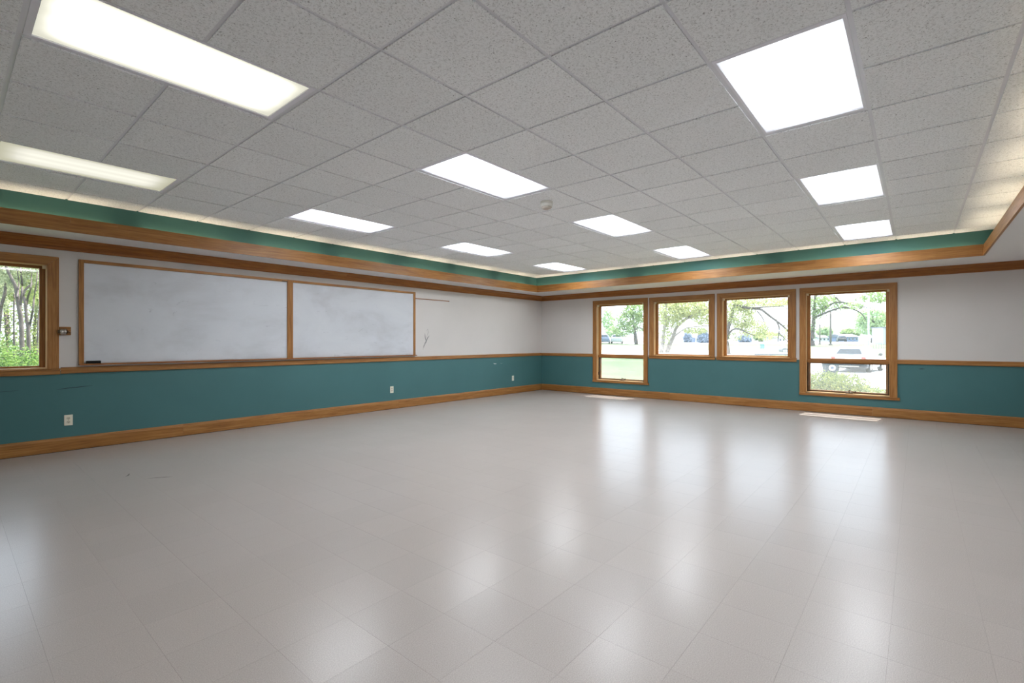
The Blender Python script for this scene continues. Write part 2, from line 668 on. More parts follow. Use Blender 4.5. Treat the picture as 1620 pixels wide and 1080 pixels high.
def streak(name, pts, w, plane, m, parent, lift=0.0006):
    """thin mark lying on a surface; pts are 2-D in that surface"""
    bm = bmesh.new()
    prev = None
    n = len(pts)
    for i, (a, b_) in enumerate(pts):
        t = pts[min(i + 1, n - 1)]
        s = pts[max(i - 1, 0)]
        d = Vector((t[0] - s[0], t[1] - s[1]))
        d.normalize()
        ww = w * (0.25 if i in (0, n - 1) else 1.0)
        q = []
        for sg in (1, -1):
            p = (a - d.y * ww * sg, b_ + d.x * ww * sg)
            if plane == 'floor':
                q.append((p[0], p[1], lift))
            elif plane == 'left':
                q.append((p[0], YL - lift, p[1]))
            else:
                q.append((XF - lift, p[0], p[1]))
        cur = [bm.verts.new(v) for v in q]
        if prev:
            bm.faces.new((prev[0], prev[1], cur[1], cur[0]))
        prev = cur
    return obj(name, bm, m, parent)


streak('scuff_mark', [(1.09, 5.42), (1.12, 5.46), (1.14, 5.52)], 0.006, 'floor', 'scuff_grey', floor)
streak('scuff_mark', [(1.20, 5.20), (1.27, 5.165), (1.33, 5.13), (1.37, 5.10)], 0.006, 'floor', 'scuff_grey', floor)

# ------------------------------------------------------------------ walls with openings
ZR = 0.90                     # colour change behind the chair rail
WT = 0.24


def wall(name, axis, face, outdir, a0, a1, z0, z1, openings, label):
    """axis 'x': wall runs along x at y=face; openings (a0,a1,z0,z1)"""
    bm = bmesh.new()
    ac = sorted({a0, a1} | {v for o in openings for v in o[:2]})
    zc = sorted({z0, z1, ZR} | {v for o in openings for v in o[2:]})
    f0, f1 = sorted((face, face + outdir * WT))
    for i in range(len(ac) - 1):
        for j in range(len(zc) - 1):
            am, zm = (ac[i] + ac[i + 1]) / 2, (zc[j] + zc[j + 1]) / 2
            if any(o[0] < am < o[1] and o[2] < zm < o[3] for o in openings):
                continue
            mi = 0 if zm < ZR else 1
            if axis == 'x':
                add_box(bm, ac[i], ac[i + 1], f0, f1, zc[j], zc[j + 1], mi)
            else:
                add_box(bm, f0, f1, ac[i], ac[i + 1], zc[j], zc[j + 1], mi)
    # drop the hidden faces between neighbouring blocks
    seen = {}
    for f in bm.faces:
        c = f.calc_center_median()
        seen.setdefault((round(c.x, 4), round(c.y, 4), round(c.z, 4)), []).append(f)
    dead = [f for v in seen.values() if len(v) > 1 for f in v]
    bmesh.ops.delete(bm, geom=dead, context='FACES_ONLY')
    bmesh.ops.remove_doubles(bm, verts=bm.verts[:], dist=1e-5)
    o = obj(name, bm, ['teal_paint', 'white_paint'])
    return struct(o, label, 'wall')


W = 1.337                     # casing to casing
RV = 0.088                    # casing width inside the outline
far_windows = [   # left outer edge (y), z0, z1, tall
    (5.721, 0.285, 2.168, True), (4.347, 0.915, 2.163, False), (2.966, 0.915, 2.163, False), (1.574, 0.285, 2.168, True)]
left_window = (0.849 - W, 0.915, 2.160, False)


def hole(a, z0, z1):
    return (a + RV, a + W - RV, z0 + 0.012 if z0 > 0.5 else z0 + 0.05, z1 - RV)


wall_far = wall('wall_far', 'y', XF, 1, YR - WT, YL + WT, -0.25, 2.95,
                [hole(y - W, z0, z1) for y, z0, z1, t in far_windows], 'window wall, teal below and off-white above the oak rail')
wall_left = wall('wall_left', 'x', YL, 1, XB - WT, XF, -0.25, 2.95,
                 [hole(left_window[0], left_window[1], left_window[2])], 'whiteboard wall, teal below and off-white above the oak rail')
wall_right = wall('wall_right', 'x', YR, -1, XB - WT, XF, -0.25, 2.95, [], 'teal and off-white wall right of the camera')
wall_back = wall('wall_back', 'y', XB, -1, YR, YL, -0.25, 2.95, [], 'teal and off-white wall behind the camera')

streak('scuff_mark', [(0.83, 0.692), (0.93, 0.703), (1.02, 0.708), (1.14, 0.718)], 0.004, 'left', 'scuff_dark', wall_left)
streak('scuff_mark', [(0.36, 0.698), (0.44, 0.703), (0.53, 0.706)], 0.0025, 'left', 'scuff_dark', wall_left)
streak('paint_chip', [(8.14, 0.735), (8.19, 0.72), (8.25, 0.722)], 0.010, 'left', 'chip_white', wall_left)
streak('paint_chip', [(8.38, 0.722), (8.45, 0.724)], 0.006, 'left', 'chip_white', wall_left)
streak('pencil_stroke', [(6.10, 1.10), (6.15, 1.20), (6.21, 1.30), (6.25, 1.34)], 0.006, 'left', 'scuff_dark', wall_left)
streak('pencil_stroke', [(6.13, 1.38), (6.15, 1.29), (6.18, 1.20)], 0.007, 'left', 'scuff_dark', wall_left)
streak('pencil_stroke', [(6.09, 1.06), (6.11, 1.15), (6.15, 1.22)], 0.003, 'left', 'scuff_grey', wall_left)
streak('pencil_stroke', [(6.18, 1.30), (6.22, 1.40), (6.21, 1.47), (6.17, 1.42)], 0.003, 'left', 'scuff_grey', wall_left)
streak('scuff_mark', [(-0.02, 0.797), (-0.05, 0.80), (-0.09, 0.80)], 0.008, 'far', 'scuff_dark', wall_far)

# ------------------------------------------------------------------ running trim


def run(name, side, a, b, prof, m, parent=None, ang=0.0):
    """profile in (out from wall, z) swept along a wall from a to b"""
    conv = {'left': lambda t, p, q: (t, YL - p, q), 'far': lambda t, p, q: (XF - p, t, q),
            'right': lambda t, p, q: (t, YR + p, q), 'back': lambda t, p, q: (XB + p, t, q)}[side]
    bm = bmesh.new()
    add_prism(bm, prof, a, b, conv)
    return obj(name, bm, m, parent)


BASE = [(0, 0.006), (0.016, 0.006), (0.016, 0.125), (0.011, 0.148), (0.004, 0.155), (0, 0.155)]
GAPP = [(0, 0.0), (0.012, 0.0), (0.012, 0.006), (0, 0.006)]
RAIL = [(0, 0.868), (0.018, 0.868), (0.021, 0.874), (0.021, 0.922), (0.017, 0.934), (0, 0.938)]
CROWN = [(0, 2.243), (0.014, 2.243), (0.022, 2.252), (0.024, 2.276), (0.034, 2.284), (0.036, 2.292),
         (0.060, 2.318), (0.092, 2.340), (0.096, 2.352), (0.096, ZS), (0, ZS)]
ends = {'left': (XB + 0.02, XF - 0.02), 'far': (YR + 0.0, YL), 'right': (XB + 0.02, XF - 0.02), 'back': (YR, YL)}
axm = {'left': 'x', 'far': 'y', 'right': 'x', 'back': 'y'}
tn = 0
base_joint = {'left': [2.05, 5.5], 'far': [0.55, 3.9], 'right': [], 'back': []}
for s in ('left', 'far', 'right', 'back'):
    a, b = ends[s]
    r = link('baseboard_' + s, None)
    struct(r, {'left': 'oak baseboard under the whiteboard wall', 'far': 'oak baseboard under the four windows',
               'right': 'oak baseboard on the wall right of the camera', 'back': 'oak baseboard on the wall behind the camera'}[s], 'baseboard')
    js = [a] + base_joint[s] + [b]
    for p, q in zip(js[:-1], js[1:]):
        run('board', s, p + 0.0006, q - 0.0006, BASE, 'oak_' + axm[s], r)
    run('gap_shade_strip', s, a, b, GAPP, 'slot_dark', r)  # dark strip painted in for the shade under the board

crown_joint = {'left': [4.4], 'far': [2.6], 'right': [4.4], 'back': []}
for s in ('left', 'far', 'right', 'back'):
    tn += 1
    a, b = ends[s]
    r = link('trim_%d' % tn, None)
    struct(r, 'oak crown moulding with painted-in shade on the %s wall' % s, 'moulding')
    js = [a] + crown_joint[s] + [b]
    for p, q in zip(js[:-1], js[1:]):
        run('crown_board', s, p, q, CROWN, 'dark_oak_' + axm[s], r)

# chair rail, broken by the windows
rails = {'left': [(0.849 + 0.0155, 3.9), (3.9005, 5.88), (5.8805, XF - 0.021)], 'far': [(5.722, YL), (YR, 0.236)],
         'right': [(XB + 0.021, XF - 0.021)], 'back': [(YR, YL)]}
for s in ('left', 'far', 'right', 'back'):
    tn += 1
    r = link('trim_%d' % tn, None)
    struct(r, 'oak chair rail on the %s wall' % s, 'moulding')
    for p, q in rails[s]:
        run('rail_board', s, p, q, RAIL, 'oak_' + axm[s], r)

# ------------------------------------------------------------------ ceiling, soffit, cove
ceiling = boxo('ceiling', XB - WT, XF + WT, YR - WT, YL + WT, ZC + 0.12, ZC + 0.2, 'slab_dark')
struct(ceiling, 'suspended grid ceiling of fissured grey acoustic tiles', 'ceiling')


def ring_boxes(name, o, i, z0, z1, m):
    """four boxes filling the frame between outer rect o and inner rect i (x0,x1,y0,y1)"""
    out = []
    out.append(boxo(name, o[0], i[0], o[2], o[3], z0, z1, m, ceiling))
    out.append(boxo(name, i[1], o[1], o[2], o[3], z0, z1, m, ceiling))
    out.append(boxo(name, i[0], i[1], o[2], i[2], z0, z1, m, ceiling))
    out.append(boxo(name, i[0], i[1], i[3], o[3], z0, z1, m, ceiling))
    return out


ROOM = (XB, XF, YR, YL)
GRN = (GXB, GXF, GYR, GYL)
FAS = (FXB, FXF, FYR, FYL)
TH = 0.02
FASB = (FXB - TH, FXF + TH, FYR - TH, FYL + TH)
ring_boxes('soffit', ROOM, FASB, ZS, ZS + 0.03, 'soffit_paint')
ring_boxes('cove_face', ROOM, GRN, ZS + 0.031, ZC + 0.1, 'green_paint')
# fascia: lower board proud, upper strip set back a little
FZ0, FZM, FZ1 = ZS - 0.004, ZS + 0.092, ZS + 0.148


def fascia(name, label, kind):
    global tn
    tn += 1
    r = link('trim_%d' % tn, None)
    struct(r, label, 'moulding')
    m = 'oak_x' if kind in ('left', 'right') else 'oak_y'

    def piece(nm, a, b, p0, p1, z0, z1, miter0, miter1, mm):
        # p0 = room-side face, p1 = back face, measured outwards from the fascia line
        bm = bmesh.new()
        if kind == 'left':
            c = lambda t, p, z: (t, FYL + p, z)
        elif kind == 'right':
            c = lambda t, p, z: (t, FYR - p, z)
        elif kind == 'far':
            c = lambda t, p, z: (FXF + p, t, z)
        else:
            c = lambda t, p, z: (FXB - p, t, z)
        vs = []
        for z in (z0, z1):
            for t, p in ((a - miter0 * p0, p0), (b + miter1 * p0, p0), (b + miter1 * p1, p1), (a - miter0 * p1, p1)):
                vs.append(bm.verts.new(c(t, p, z)))
        for q in ((0, 1, 2, 3), (7, 6, 5, 4), (0, 4, 5, 1), (1, 5, 6, 2), (2, 6, 7, 3), (3, 7, 4, 0)):
            bm.faces.new([vs[k] for k in q])
        obj(nm, bm, mm, r)
    a, b = (FXB, FXF) if kind in ('left', 'right') else (FYR, FYL)
    low = {'left': [3.4], 'far': [3.1], 'right': [4.2], 'back': []}[kind]
    up = {'left': [0.87, 1.26, 5.2], 'far': [4.6, 1.2], 'right': [2.6], 'back': []}[kind]
    up = sorted(up)
    for js, z0, z1, p0, nm in ((low, FZ0, FZM, 0.0, 'fascia_board'), (up, FZM + 0.0006, FZ1, 0.008, 'cap_board')):
        e = [a] + js + [b]
        for k in range(len(e) - 1):
            piece(nm, e[k] + (0.0005 if k else 0), e[k + 1] - (0.0005 if k < len(e) - 2 else 0), p0, TH, z0, z1,
                  1 if k == 0 else 0, 1 if k == len(e) - 2 else 0, m)


fascia('trim', 'oak fascia of the light cove along the whiteboard side', 'left')
fascia('trim', 'oak fascia of the light cove along the window side', 'far')
fascia('trim', 'oak fascia of the light cove right of the camera', 'right')
fascia('trim', 'oak fascia of the light cove behind the camera', 'back')

# cove light strips lying in the trough
bm = bmesh.new()
add_box(bm, -0.60, 0.60, -0.03, 0.03, 0, 0.035)
strip_me = finish(bm, 'cove_strip', 'trough_white')
bm = bmesh.new()
add_tube(bm, [(-0.49, 0, 0), (0.49, 0, 0)], 0.018, 8)
tube_me = finish(bm, 'cove_tube', 'tube_glow', True)


def cove(axis, fixed, start, n):
    for k in range(n):
        c = start + k * 1.255
        loc = (c, fixed, ZS + 0.0315) if axis == 'x' else (fixed, c, ZS + 0.0315)
        s = link('cove_strip', strip_me, ceiling, loc, 0 if axis == 'x' else PI / 2)
        t = link('cove_tube', tube_me, s, (0, 0, 0.064))


cove('x', (FYL + TH + GYL) / 2 + 0.024, 0.722, 7)
cove('y', (FXF + TH + GXF) / 2 + 0.024, -0.10, 6)
cove('x', (FYR - TH + GYR) / 2 - 0.024, 0.722, 7)
cove('y', (FXB - TH + GXB) / 2 - 0.024, -0.10, 6)

# grid tees
TW = 0.012
bm_t = {}
us = [GU + k * T for k in range(-6, 12) if GXB < GU + k * T < GXF]
vs_ = [GV + k * T for k in range(-7, 9) if GYR < GV + k * T < GYL]
for v in vs_:
    boxo('main_tee', GXB + 0.001, GXF - 0.001, v - TW, v + TW, ZC, ZC + 0.03, 'grid_metal', ceiling)
light_cells = {}
LIGHTS = [(-4, 0, 'warm', 'cream-lit troffer ceiling light nearest the camera at upper left'),
          (-4, 4, 'dim', 'dim yellowish troffer ceiling light near the left wall and its window'),
          (0, 0, 'cool', 'bright troffer ceiling light just before the round smoke detector'),
          (0, 4, 'cool', 'troffer ceiling light nearest above the right-hand whiteboard'),
          (0, -4, 'cool', 'large bright white troffer ceiling light at upper right of the room'),
          (4, -4, 'cool', 'middle of the three troffer ceiling lights in the right row'),
          (8, -4, 'cool', 'troffer ceiling light farthest along the right row, near the cove'),
          (4, 0, 'cool', 'troffer ceiling light just beyond the round smoke detector'),
          (8, 0, 'cool', 'troffer ceiling light at the far end of the smoke detector row'),
          (4, 4, 'cool', 'troffer ceiling light in the left row, second from the far corner'),
          (8, 4, 'cool', 'troffer ceiling light closest to the far corner of the room'),
          (-4, -4, 'cool', 'troffer ceiling light directly above the camera')]
for i, j, k, l in LIGHTS:
    light_cells[(i, j)] = True
    light_cells[(i + 1, j)] = True
vedges = [GYR] + vs_ + [GYL]
for u in us:
    ku = round((u - GU) / T)
    for a, b in zip(vedges[:-1], vedges[1:]):
        jv = round((b - GV) / T) - 1 if b < GYL - 0.01 else round((a - GV) / T)
        if (ku, jv) in light_cells and (ku - 1, jv) in light_cells and any((ku - 1, jv) == (L[0], L[1]) for L in LIGHTS):
            continue
        boxo('cross_tee', u - TW, u + TW, a + (TW if a > GYR else 0.001), b - (TW if b < GYL else 0.001), ZC, ZC + 0.025, 'grid_metal', ceiling)
# tiles: faces hang a little below the tees
uedges = [GXB] + us + [GXF]
tcache = {}
for a, b in zip(uedges[:-1], uedges[1:]):
    iu = round((b - GU) / T) - 1 if b < GXF - 0.01 else round((a - GU) / T)
    for c, d in zip(vedges[:-1], vedges[1:]):
        jv = round((d - GV) / T) - 1 if d < GYL - 0.01 else round((c - GV) / T)
        if (iu, jv) in light_cells:
            continue
        g = 0.0105
        x0, x1 = a + (g if a > GXB else 0.001), b - (g if b < GXF else 0.001)
        y0, y1 = c + (g if c > GYR else 0.001), d - (g if d < GYL else 0.001)
        key = (round(x1 - x0, 4), round(y1 - y0, 4))
        if key not in tcache:
            bm = bmesh.new()
            w, h_ = key[0] / 2, key[1] / 2
            add_box(bm, -w, w, -h_, h_, -0.007, 0.012)
            tcache[key] = finish(bm, 'ceiling_tile', 'acoustic_tile')
        link('ceiling_tile', tcache[key], ceiling, ((x0 + x1) / 2, (y0 + y1) / 2, ZC))

# troffer lights
LX, LY = T - TW - 0.0005, T / 2 - TW - 0.0005
IX, IY = T - 0.042, T / 2 - 0.028


def frame_bar(x0, x1, y0, y1):
    bm = bmesh.new()
    add_box(bm, x0, x1, y0, y1, -0.001, 0.05)
    return finish(bm, 'frame_bar', 'fixture_metal')


fb = [frame_bar(-LX, LX, IY, LY), frame_bar(-LX, LX, -LY, -IY), frame_bar(-LX, -IX, -IY + 0.0003, IY - 0.0003), frame_bar(IX, LX, -IY + 0.0003, IY - 0.0003)]
bm = bmesh.new()
add_box(bm, -LX, LX, -LY, LY, 0.0505, 0.11)
hous = finish(bm, 'housing', 'fixture_metal')
lens_me = {}
for k in ('cool', 'warm', 'dim'):
    bm = bmesh.new()
    add_box(bm, -IX + 0.0005, IX - 0.0005, -IY + 0.0005, IY - 0.0005, 0.006, 0.011)
    lens_me[k] = finish(bm, 'lens', 'lens_' + k)
for i, j, k, l in LIGHTS:
    r = thing('ceiling_light', l, 'ceiling light', (GU + (i + 1) * T, GV + (j + 0.5) * T, ZC), 0, 'troffer lights in the ceiling grid')
    for m_ in fb:
        link('frame_bar', m_, r)
    link('housing', hous, r)
    link('lens', lens_me[k], r)

# smoke detector
sd = thing('smoke_detector', 'small round cream smoke detector on the ceiling', 'smoke detector', (4.21, 2.97, ZC - 0.007))
bm = bmesh.new()
add_lathe(bm, [(0.062, 0), (0.066, -0.006), (0.066, -0.014), (0.06, -0.016)], 28)
obj('base', bm, 'detector_plastic', sd, True)
bm = bmesh.new()
add_lathe(bm, [(0.058, -0.0165), (0.063, -0.02), (0.062, -0.05), (0.058, -0.056)], 28)
obj('shell', bm, 'detector_plastic', sd, True)
bm = bmesh.new()
add_lathe(bm, [(0.056, -0.0565), (0.057, -0.060), (0.048, -0.072), (0.03, -0.078), (0.004, -0.079)], 28)
obj('grille', bm, 'detector_band', sd, True)

# ------------------------------------------------------------------ windows


def window(name, loc, rotz, z0, z1, tall, label, clear=False, screen=True):
    r = link(name, None, None, loc, rotz)
    struct(r, label, 'window')
    gname = 'pane_glass_clear' if clear else 'pane_glass'
    H = z1
    cw = 0.095

    def B(n, x0, x1, y0, y1, za, zb, m, p=r, bv=0.0):
        return boxo(n, x0, x1, y0, y1, za, zb, m, p, bv)
    zb = z0 + (0.045 if tall else 0.0)
    # mitred casing

    def mitre(n, pts, m):
        b2 = bmesh.new()
        f = [b2.verts.new((x, -0.02, z)) for x, z in pts]
        k = [b2.verts.new((x, 0.0, z)) for x, z in pts]
        b2.faces.new(f)
        b2.faces.new(k[::-1])
        for q in range(4):
            b2.faces.new((f[q], f[(q + 1) % 4], k[(q + 1) % 4], k[q]))
        obj(n, b2, m, r, bevel=0.0015)
    e = 0.0004
    mitre('head_casing', [(0 + e, H), (W - e, H), (W - cw - e, H - cw), (cw + e, H - cw)], 'oak_x')
    mitre('side_casing', [(0, H - e), (cw, H - cw - e), (cw, zb + 0.0005), (0, zb + 0.0005)], 'oak_z')
    mitre('side_casing', [(W, H - e), (W - cw, H - cw - e), (W - cw, zb + 0.0005), (W, zb + 0.0005)], 'oak_z')
    # jamb liner
    j = 0.012
    x0, x1 = RV, W - RV
    zt = H - RV
    zs = z0 + (0.05 if tall else 0.012)
    B('jamb', x0, x0 + j, 0.0005, WT - 0.02, zs, zt, 'pine_z')
    B('jamb', x1 - j, x1, 0.0005, WT - 0.02, zs, zt, 'pine_z')
    B('head_jamb', x0 + j, x1 - j, 0.0005, WT - 0.02, zt - j, zt, 'pine_x')
    # stool and apron
    if tall:
        B('stool', x0 + j, x1 - j, 0.0, WT - 0.02, zs, zs + 0.012, 'pine_x')
        B('sill_casing', -0.004, W + 0.03, -0.026, 0.0, z0, zb, 'oak_x', bv=0.002)
    else:
        B('stool', x0 + j, x1 - j, 0.0, WT - 0.02, zs, zs + 0.012, 'pine_x')
        B('sill_casing', -0.015, W + 0.015, -0.03, 0.0, 0.912, 0.927, 'oak_x', bv=0.002)
        B('apron', -0.010, W + 0.010, -0.02, 0.0, 0.862, 0.911, 'oak_x', bv=0.0015)
    # sashes
    ya, yb = 0.10, 0.14
    sx0, sx1 = x0 + j, x1 - j
    st = 0.048
    top = zt - j
    bot = zs + 0.012

    def sash(n, za, zb_, tr, br, glaz):
        s = B(n, sx0, sx0 + st, ya, yb, za, zb_, 'oak_z')
        B('sash_stile', sx1 - st, sx1, ya, yb, za, zb_, 'oak_z', s)
        B('sash_rail', sx0 + st, sx1 - st, ya, yb, zb_ - tr, zb_, 'oak_x', s)
        B('sash_rail', sx0 + st, sx1 - st, ya, yb, za, za + br, 'oak_x', s)
        B('glass_pane', sx0 + st, sx1 - st, 0.118, 0.122, za + br, zb_ - tr, gname, s)
        return s
    if tall:
        B('mullion', sx0, sx1, 0.06, 0.15, 0.862, 0.905, 'oak_x')
        sash('fixed_sash', 0.906, top, 0.03, 0.025, True)
        s2 = sash('vent_sash', bot, 0.861, 0.018, 0.03, True)
        # insect screen in front of the lower sash
        sc = B('screen_mesh', sx0 + 0.02, sx1 - 0.02, 0.088, 0.0885, bot + 0.02, 0.852, 'insect_screen')
        B('screen_frame', sx0, sx0 + 0.02, 0.084, 0.094, bot, 0.861, 'bronze', sc)
        B('screen_frame', sx1 - 0.02, sx1, 0.084, 0.094, bot, 0.861, 'bronze', sc)
        B('screen_frame', sx0 + 0.02, sx1 - 0.02, 0.084, 0.094, bot, bot + 0.02, 'bronze', sc)
        # crank operator
        b3 = bmesh.new()
        xm = W * 0.53
        add_box(b3, xm - 0.05, xm + 0.05, 0.035, 0.07, bot, bot + 0.018)
        add_tube(b3, [(xm, 0.05, bot + 0.015), (xm, 0.04, bot + 0.06)], 0.008, 8)
        add_tube(b3, [(xm, 0.04, bot + 0.055), (xm + 0.05, 0.035, bot + 0.04), (xm + 0.085, 0.035, bot + 0.03)], 0.006, 8)
        add_tube(b3, [(xm + 0.085, 0.035, bot + 0.02), (xm + 0.085, 0.035, bot + 0.055)], 0.009, 8)
        obj('crank_handle', b3, 'crank_metal', r, True)
        for xx in (sx0 + 0.004, sx1 - 0.014):
            B('sash_lock', xx, xx + 0.012, 0.055, 0.082, bot + 0.10, bot + 0.17, 'bronze')
    else:
        sash('fixed_sash', bot, top, 0.03, 0.02, True)
    # roller-shade brackets left in the upper corners
    for xx in ((sx0 + 0.001, sx0 + 0.03), (sx1 - 0.03, sx1 - 0.001)):
        B('shade_bracket', xx[0], xx[1], 0.02, 0.05, top - 0.036, top - 0.001, 'bracket_cream')
    return r


wl = ['window_1', 'window_2', 'window_3', 'window_4']
wlab = ['tall oak window nearest the far corner, with a crank vent', 'square oak window right of the corner window',
        'square oak window left of the tall right window', 'tall oak window showing the parked white car']
for k, (y, z0, z1, tall) in enumerate(far_windows):
    window(wl[k], (XF, y, 0), -PI / 2, z0, z1, tall, wlab[k])
window('window_5', (left_window[0], YL, 0), 0, left_window[1], left_window[2], False, 'oak window at the left edge looking into the woods', True)

# ------------------------------------------------------------------ whiteboards


def whiteboard(x0, x1, z0, z1, lf, rf, label):
    r = thing('whiteboard', label, 'whiteboard', (x0, YL, z0), 0, 'whiteboards on the left wall')
    w, h = x1 - x0, z1 - z0
    boxo('board_face', lf, w - rf, -0.008, -0.0005, 0.02, h - 0.036, 'whiteboard_face', r)
    boxo('top_frame', lf + 0.0005, w - rf - 0.0005, -0.022, -0.0005, h - 0.036, h, 'oak_x', r, 0.002)
    if lf:
        boxo('side_frame', 0, lf, -0.022, -0.0005, 0.012, h, 'oak_z', r, 0.002)
    if rf:
        boxo('side_frame', w - rf, w, -0.022, -0.0005, 0.012, h, 'oak_z', r, 0.002)
    bm = bmesh.new()
    add_box(bm, 0, w, -0.065, -0.0005, 0, 0.010)
    add_box(bm, 0, w, -0.065, -0.058, 0.0101, 0.015)
    obj('marker_tray', bm, 'dark_oak_x', r)
    return r


wb1 = whiteboard(1.016, 3.51, 0.958, 2.160, 0.046, 0.09, 'wide smudged whiteboard beside the window and pencil sharpener')
wb2 = whiteboard(3.512, 5.890, 0.958, 2.160, 0.0, 0.045, 'cleaner whiteboard nearer the far corner, beside the thin wall strip')
boxo('corner_clip', 2.32, 2.40, -0.03, -0.0225, 1.166, 1.18, 'bronze', wb1)

er = thing('board_eraser', 'black felt eraser lying on the whiteboard tray', 'eraser', (1.145, YL - 0.034, 0.9685))
boxo('felt_pad', -0.064, 0.064, -0.021, 0.021, 0, 0.02, 'felt_black', er, 0.003)
boxo('grip', -0.066, 0.066, -0.0225, 0.0225, 0.0201, 0.036, 'felt_black', er, 0.006)

mr_ = thing('wall_strip', 'thin dark wooden strip on the white wall beside the whiteboard', 'strip', (5.90, YL, 2.036))
boxo('strip_body', 0, 0.865, -0.012, -0.0005, 0, 0.014, 'dark_oak_x', mr_, 0.002)
boxo('end_cap', 0.8652, 0.872, -0.014, -0.0005, -0.002, 0.016, 'bronze', mr_)

# ------------------------------------------------------------------ outlets


def outlet(x, z, label):
    r = thing('wall_outlet', label, 'outlet', (x, YL, z), 0, 'power outlets on the left wall')
    boxo('cover_plate', -0.037, 0.037, -0.006, -0.0005, -0.059, 0.059, 'outlet_plastic', r, 0.002)
    for s in (-1, 1):
        bm = bmesh.new()
        add_lathe(bm, [(0.0165, -0.0085), (0.017, -0.0062)], 16, 'y', (0, 0, s * 0.021))
        sk = obj('socket', bm, 'outlet_face', r)
        for sx, hh in ((-0.0065, 0.0045), (0.0065, 0.0055)):
            boxo('slot', sx - 0.0014, sx + 0.0014, -0.0095, -0.0086, s * 0.021 + 0.003 - hh, s * 0.021 + 0.003 + hh, 'slot_dark', sk)
        boxo('ground_slot', -0.0025, 0.0025, -0.0095, -0.0086, s * 0.021 - 0.0095, s * 0.021 - 0.005, 'slot_dark', sk)
    bm = bmesh.new()
    add_lathe(bm, [(0.003, -0.0075), (0.0035, -0.0062)], 10, 'y', (0, 0, 0))
    obj('screw', bm, 'chrome', r)


outlet(0.930, 0.343, 'ivory power outlet on the teal wall below the left window')
outlet(5.354, 0.352, 'ivory power outlet on the teal wall below the right whiteboard end')
outlet(8.833, 0.360, 'ivory power outlet on the teal wall nearest the far corner')

# pencil sharpener on a little oak block
ps = thing('pencil_sharpener', 'metal crank pencil sharpener on a wood block beside the left window', 'pencil sharpener', (0.90, YL, 1.344))
boxo('mount_block', -0.049, 0.05, -0.016, -0.0005, -0.047, 0.047, 'oak_x', ps, 0.002)
bm = bmesh.new()
add_lathe(bm, [(0.024, -0.048), (0.030, -0.046), (0.031, -0.03), (0.029, -0.028), (0.029, -0.016), (0.031, -0.014), (0.031, 0.002), (0.026, 0.004)], 24, 'x', (0, -0.052, -0.010))
obj('barrel', bm, 'chrome', ps, True)
bm = bmesh.new()
add_prism(bm, [(-0.016, -0.03), (-0.05, -0.02), (-0.062, -0.006), (-0.05, 0.014), (-0.016, 0.026)], 0.0045, 0.016, lambda t, p, q: (t, p, q - 0.004))
obj('side_bracket', bm, 'bronze', ps)
bm = bmesh.new()
add_tube(bm, [(0.016, -0.052, -0.010), (0.026, -0.052, -0.010)], 0.006, 10)
add_tube(bm, [(0.025, -0.052, -0.010), (0.035, -0.05, -0.018), (0.046, -0.045, -0.02)], 0.004, 8)
obj('crank', bm, 'bronze', ps, True)
bm = bmesh.new()
add_lathe(bm, [(0.012, -0.064), (0.017, -0.062), (0.017, -0.052), (0.012, -0.0485)], 16, 'x', (0, -0.052, -0.010))
obj('pencil_dial', bm, 'crank_metal', ps, True)

# ------------------------------------------------------------------ unseen roof, eaves shaped to leave slivers of sun
roof = link('roof', None)
struct(roof, 'unseen flat roof, its eaves set to trim the sun', 'roof')
boxo('roof_deck', XB - 0.6, 10.82, YR - 0.7, YL + 0.75, 2.96, 3.06, 'roof_brown', roof)
boxo('eave_board', 10.80, 10.83, YR - 0.7, YL + 0.75, 2.40, 2.959, 'roof_brown', roof)
boxo('eave_soffit', XF + WT + 0.001, 10.799, YR - 0.7, YL + 0.75, 2.42, 2.44, 'outer_wall', roof)


# ------------------------------------------------------------------ OUTSIDE
def at(px, py, fwd):
    """a point that far in front of the room's eye point"""
    X, Y = (px - CX) / FPX, (CY - py) / FPX
    return Vector((fwd * (CS + X * SN), fwd * (SN - X * CS), HC + fwd * Y))


GP = [(-60, -0.45), (9, -0.45), (22, -0.6), (31, -0.66), (34.5, -0.2), (40, 0.05), (50, 0.40), (60, 0.62), (80, 0.88), (110, 1.07), (160, 1.18), (400, 1.21)]


def gz(fwd):
    for (a, za), (b, zb) in zip(GP[:-1], GP[1:]):
        if fwd <= b:
            return za + (zb - za) * (fwd - a) / (b - a)
    return GP[-1][1]


def gzp(p):
    return gz(p[0] * CS + p[1] * SN)


def on_ground(px, fwd):
    p = at(px, 540, fwd)
    return Vector((p.x, p.y, gz(fwd)))


def ground_strip(name, f0, f1, r0, r1, m, label, step=4.0, lift=0.0):
    """ground between two forward depths; r = sideways offset"""
    bm = bmesh.new()
    fs = sorted({f0, f1} | {g[0] for g in GP if f0 < g[0] < f1})
    prev = None
    for f in fs:
        row = []
        for r in (r0, r1):
            row.append(bm.verts.new((f * CS + r * SN, f * SN - r * CS, gz(f) + lift)))
        if prev:
            bm.faces.new((prev[0], prev[1], row[1], row[0]))
        prev = row
    o = obj(name, bm, m)
    return struct(o, label, 'ground')


ground_strip('ground', -60, 400, -300, 400, 'grass', 'green lawn outside the windows')
ground_strip('ground_path', 28.5, 37.5, 17, 60, 'asphalt_pale', 'pale concrete driveway around the parked car', lift=0.02)
ground_strip('ground_drive', 17.0, 28.5, 14.2, 60, 'asphalt_pale', 'pale concrete apron before the parked car', lift=0.02)
ground_strip('ground_road', 40.5, 48, -20, 26, 'asphalt_pale', 'pale road beyond the lawn', lift=0.02)
ground_strip('ground_street', 72, 110, 20, 200, 'asphalt_pale', 'far pale street beyond the lawn', lift=0.02)

random.seed(7)


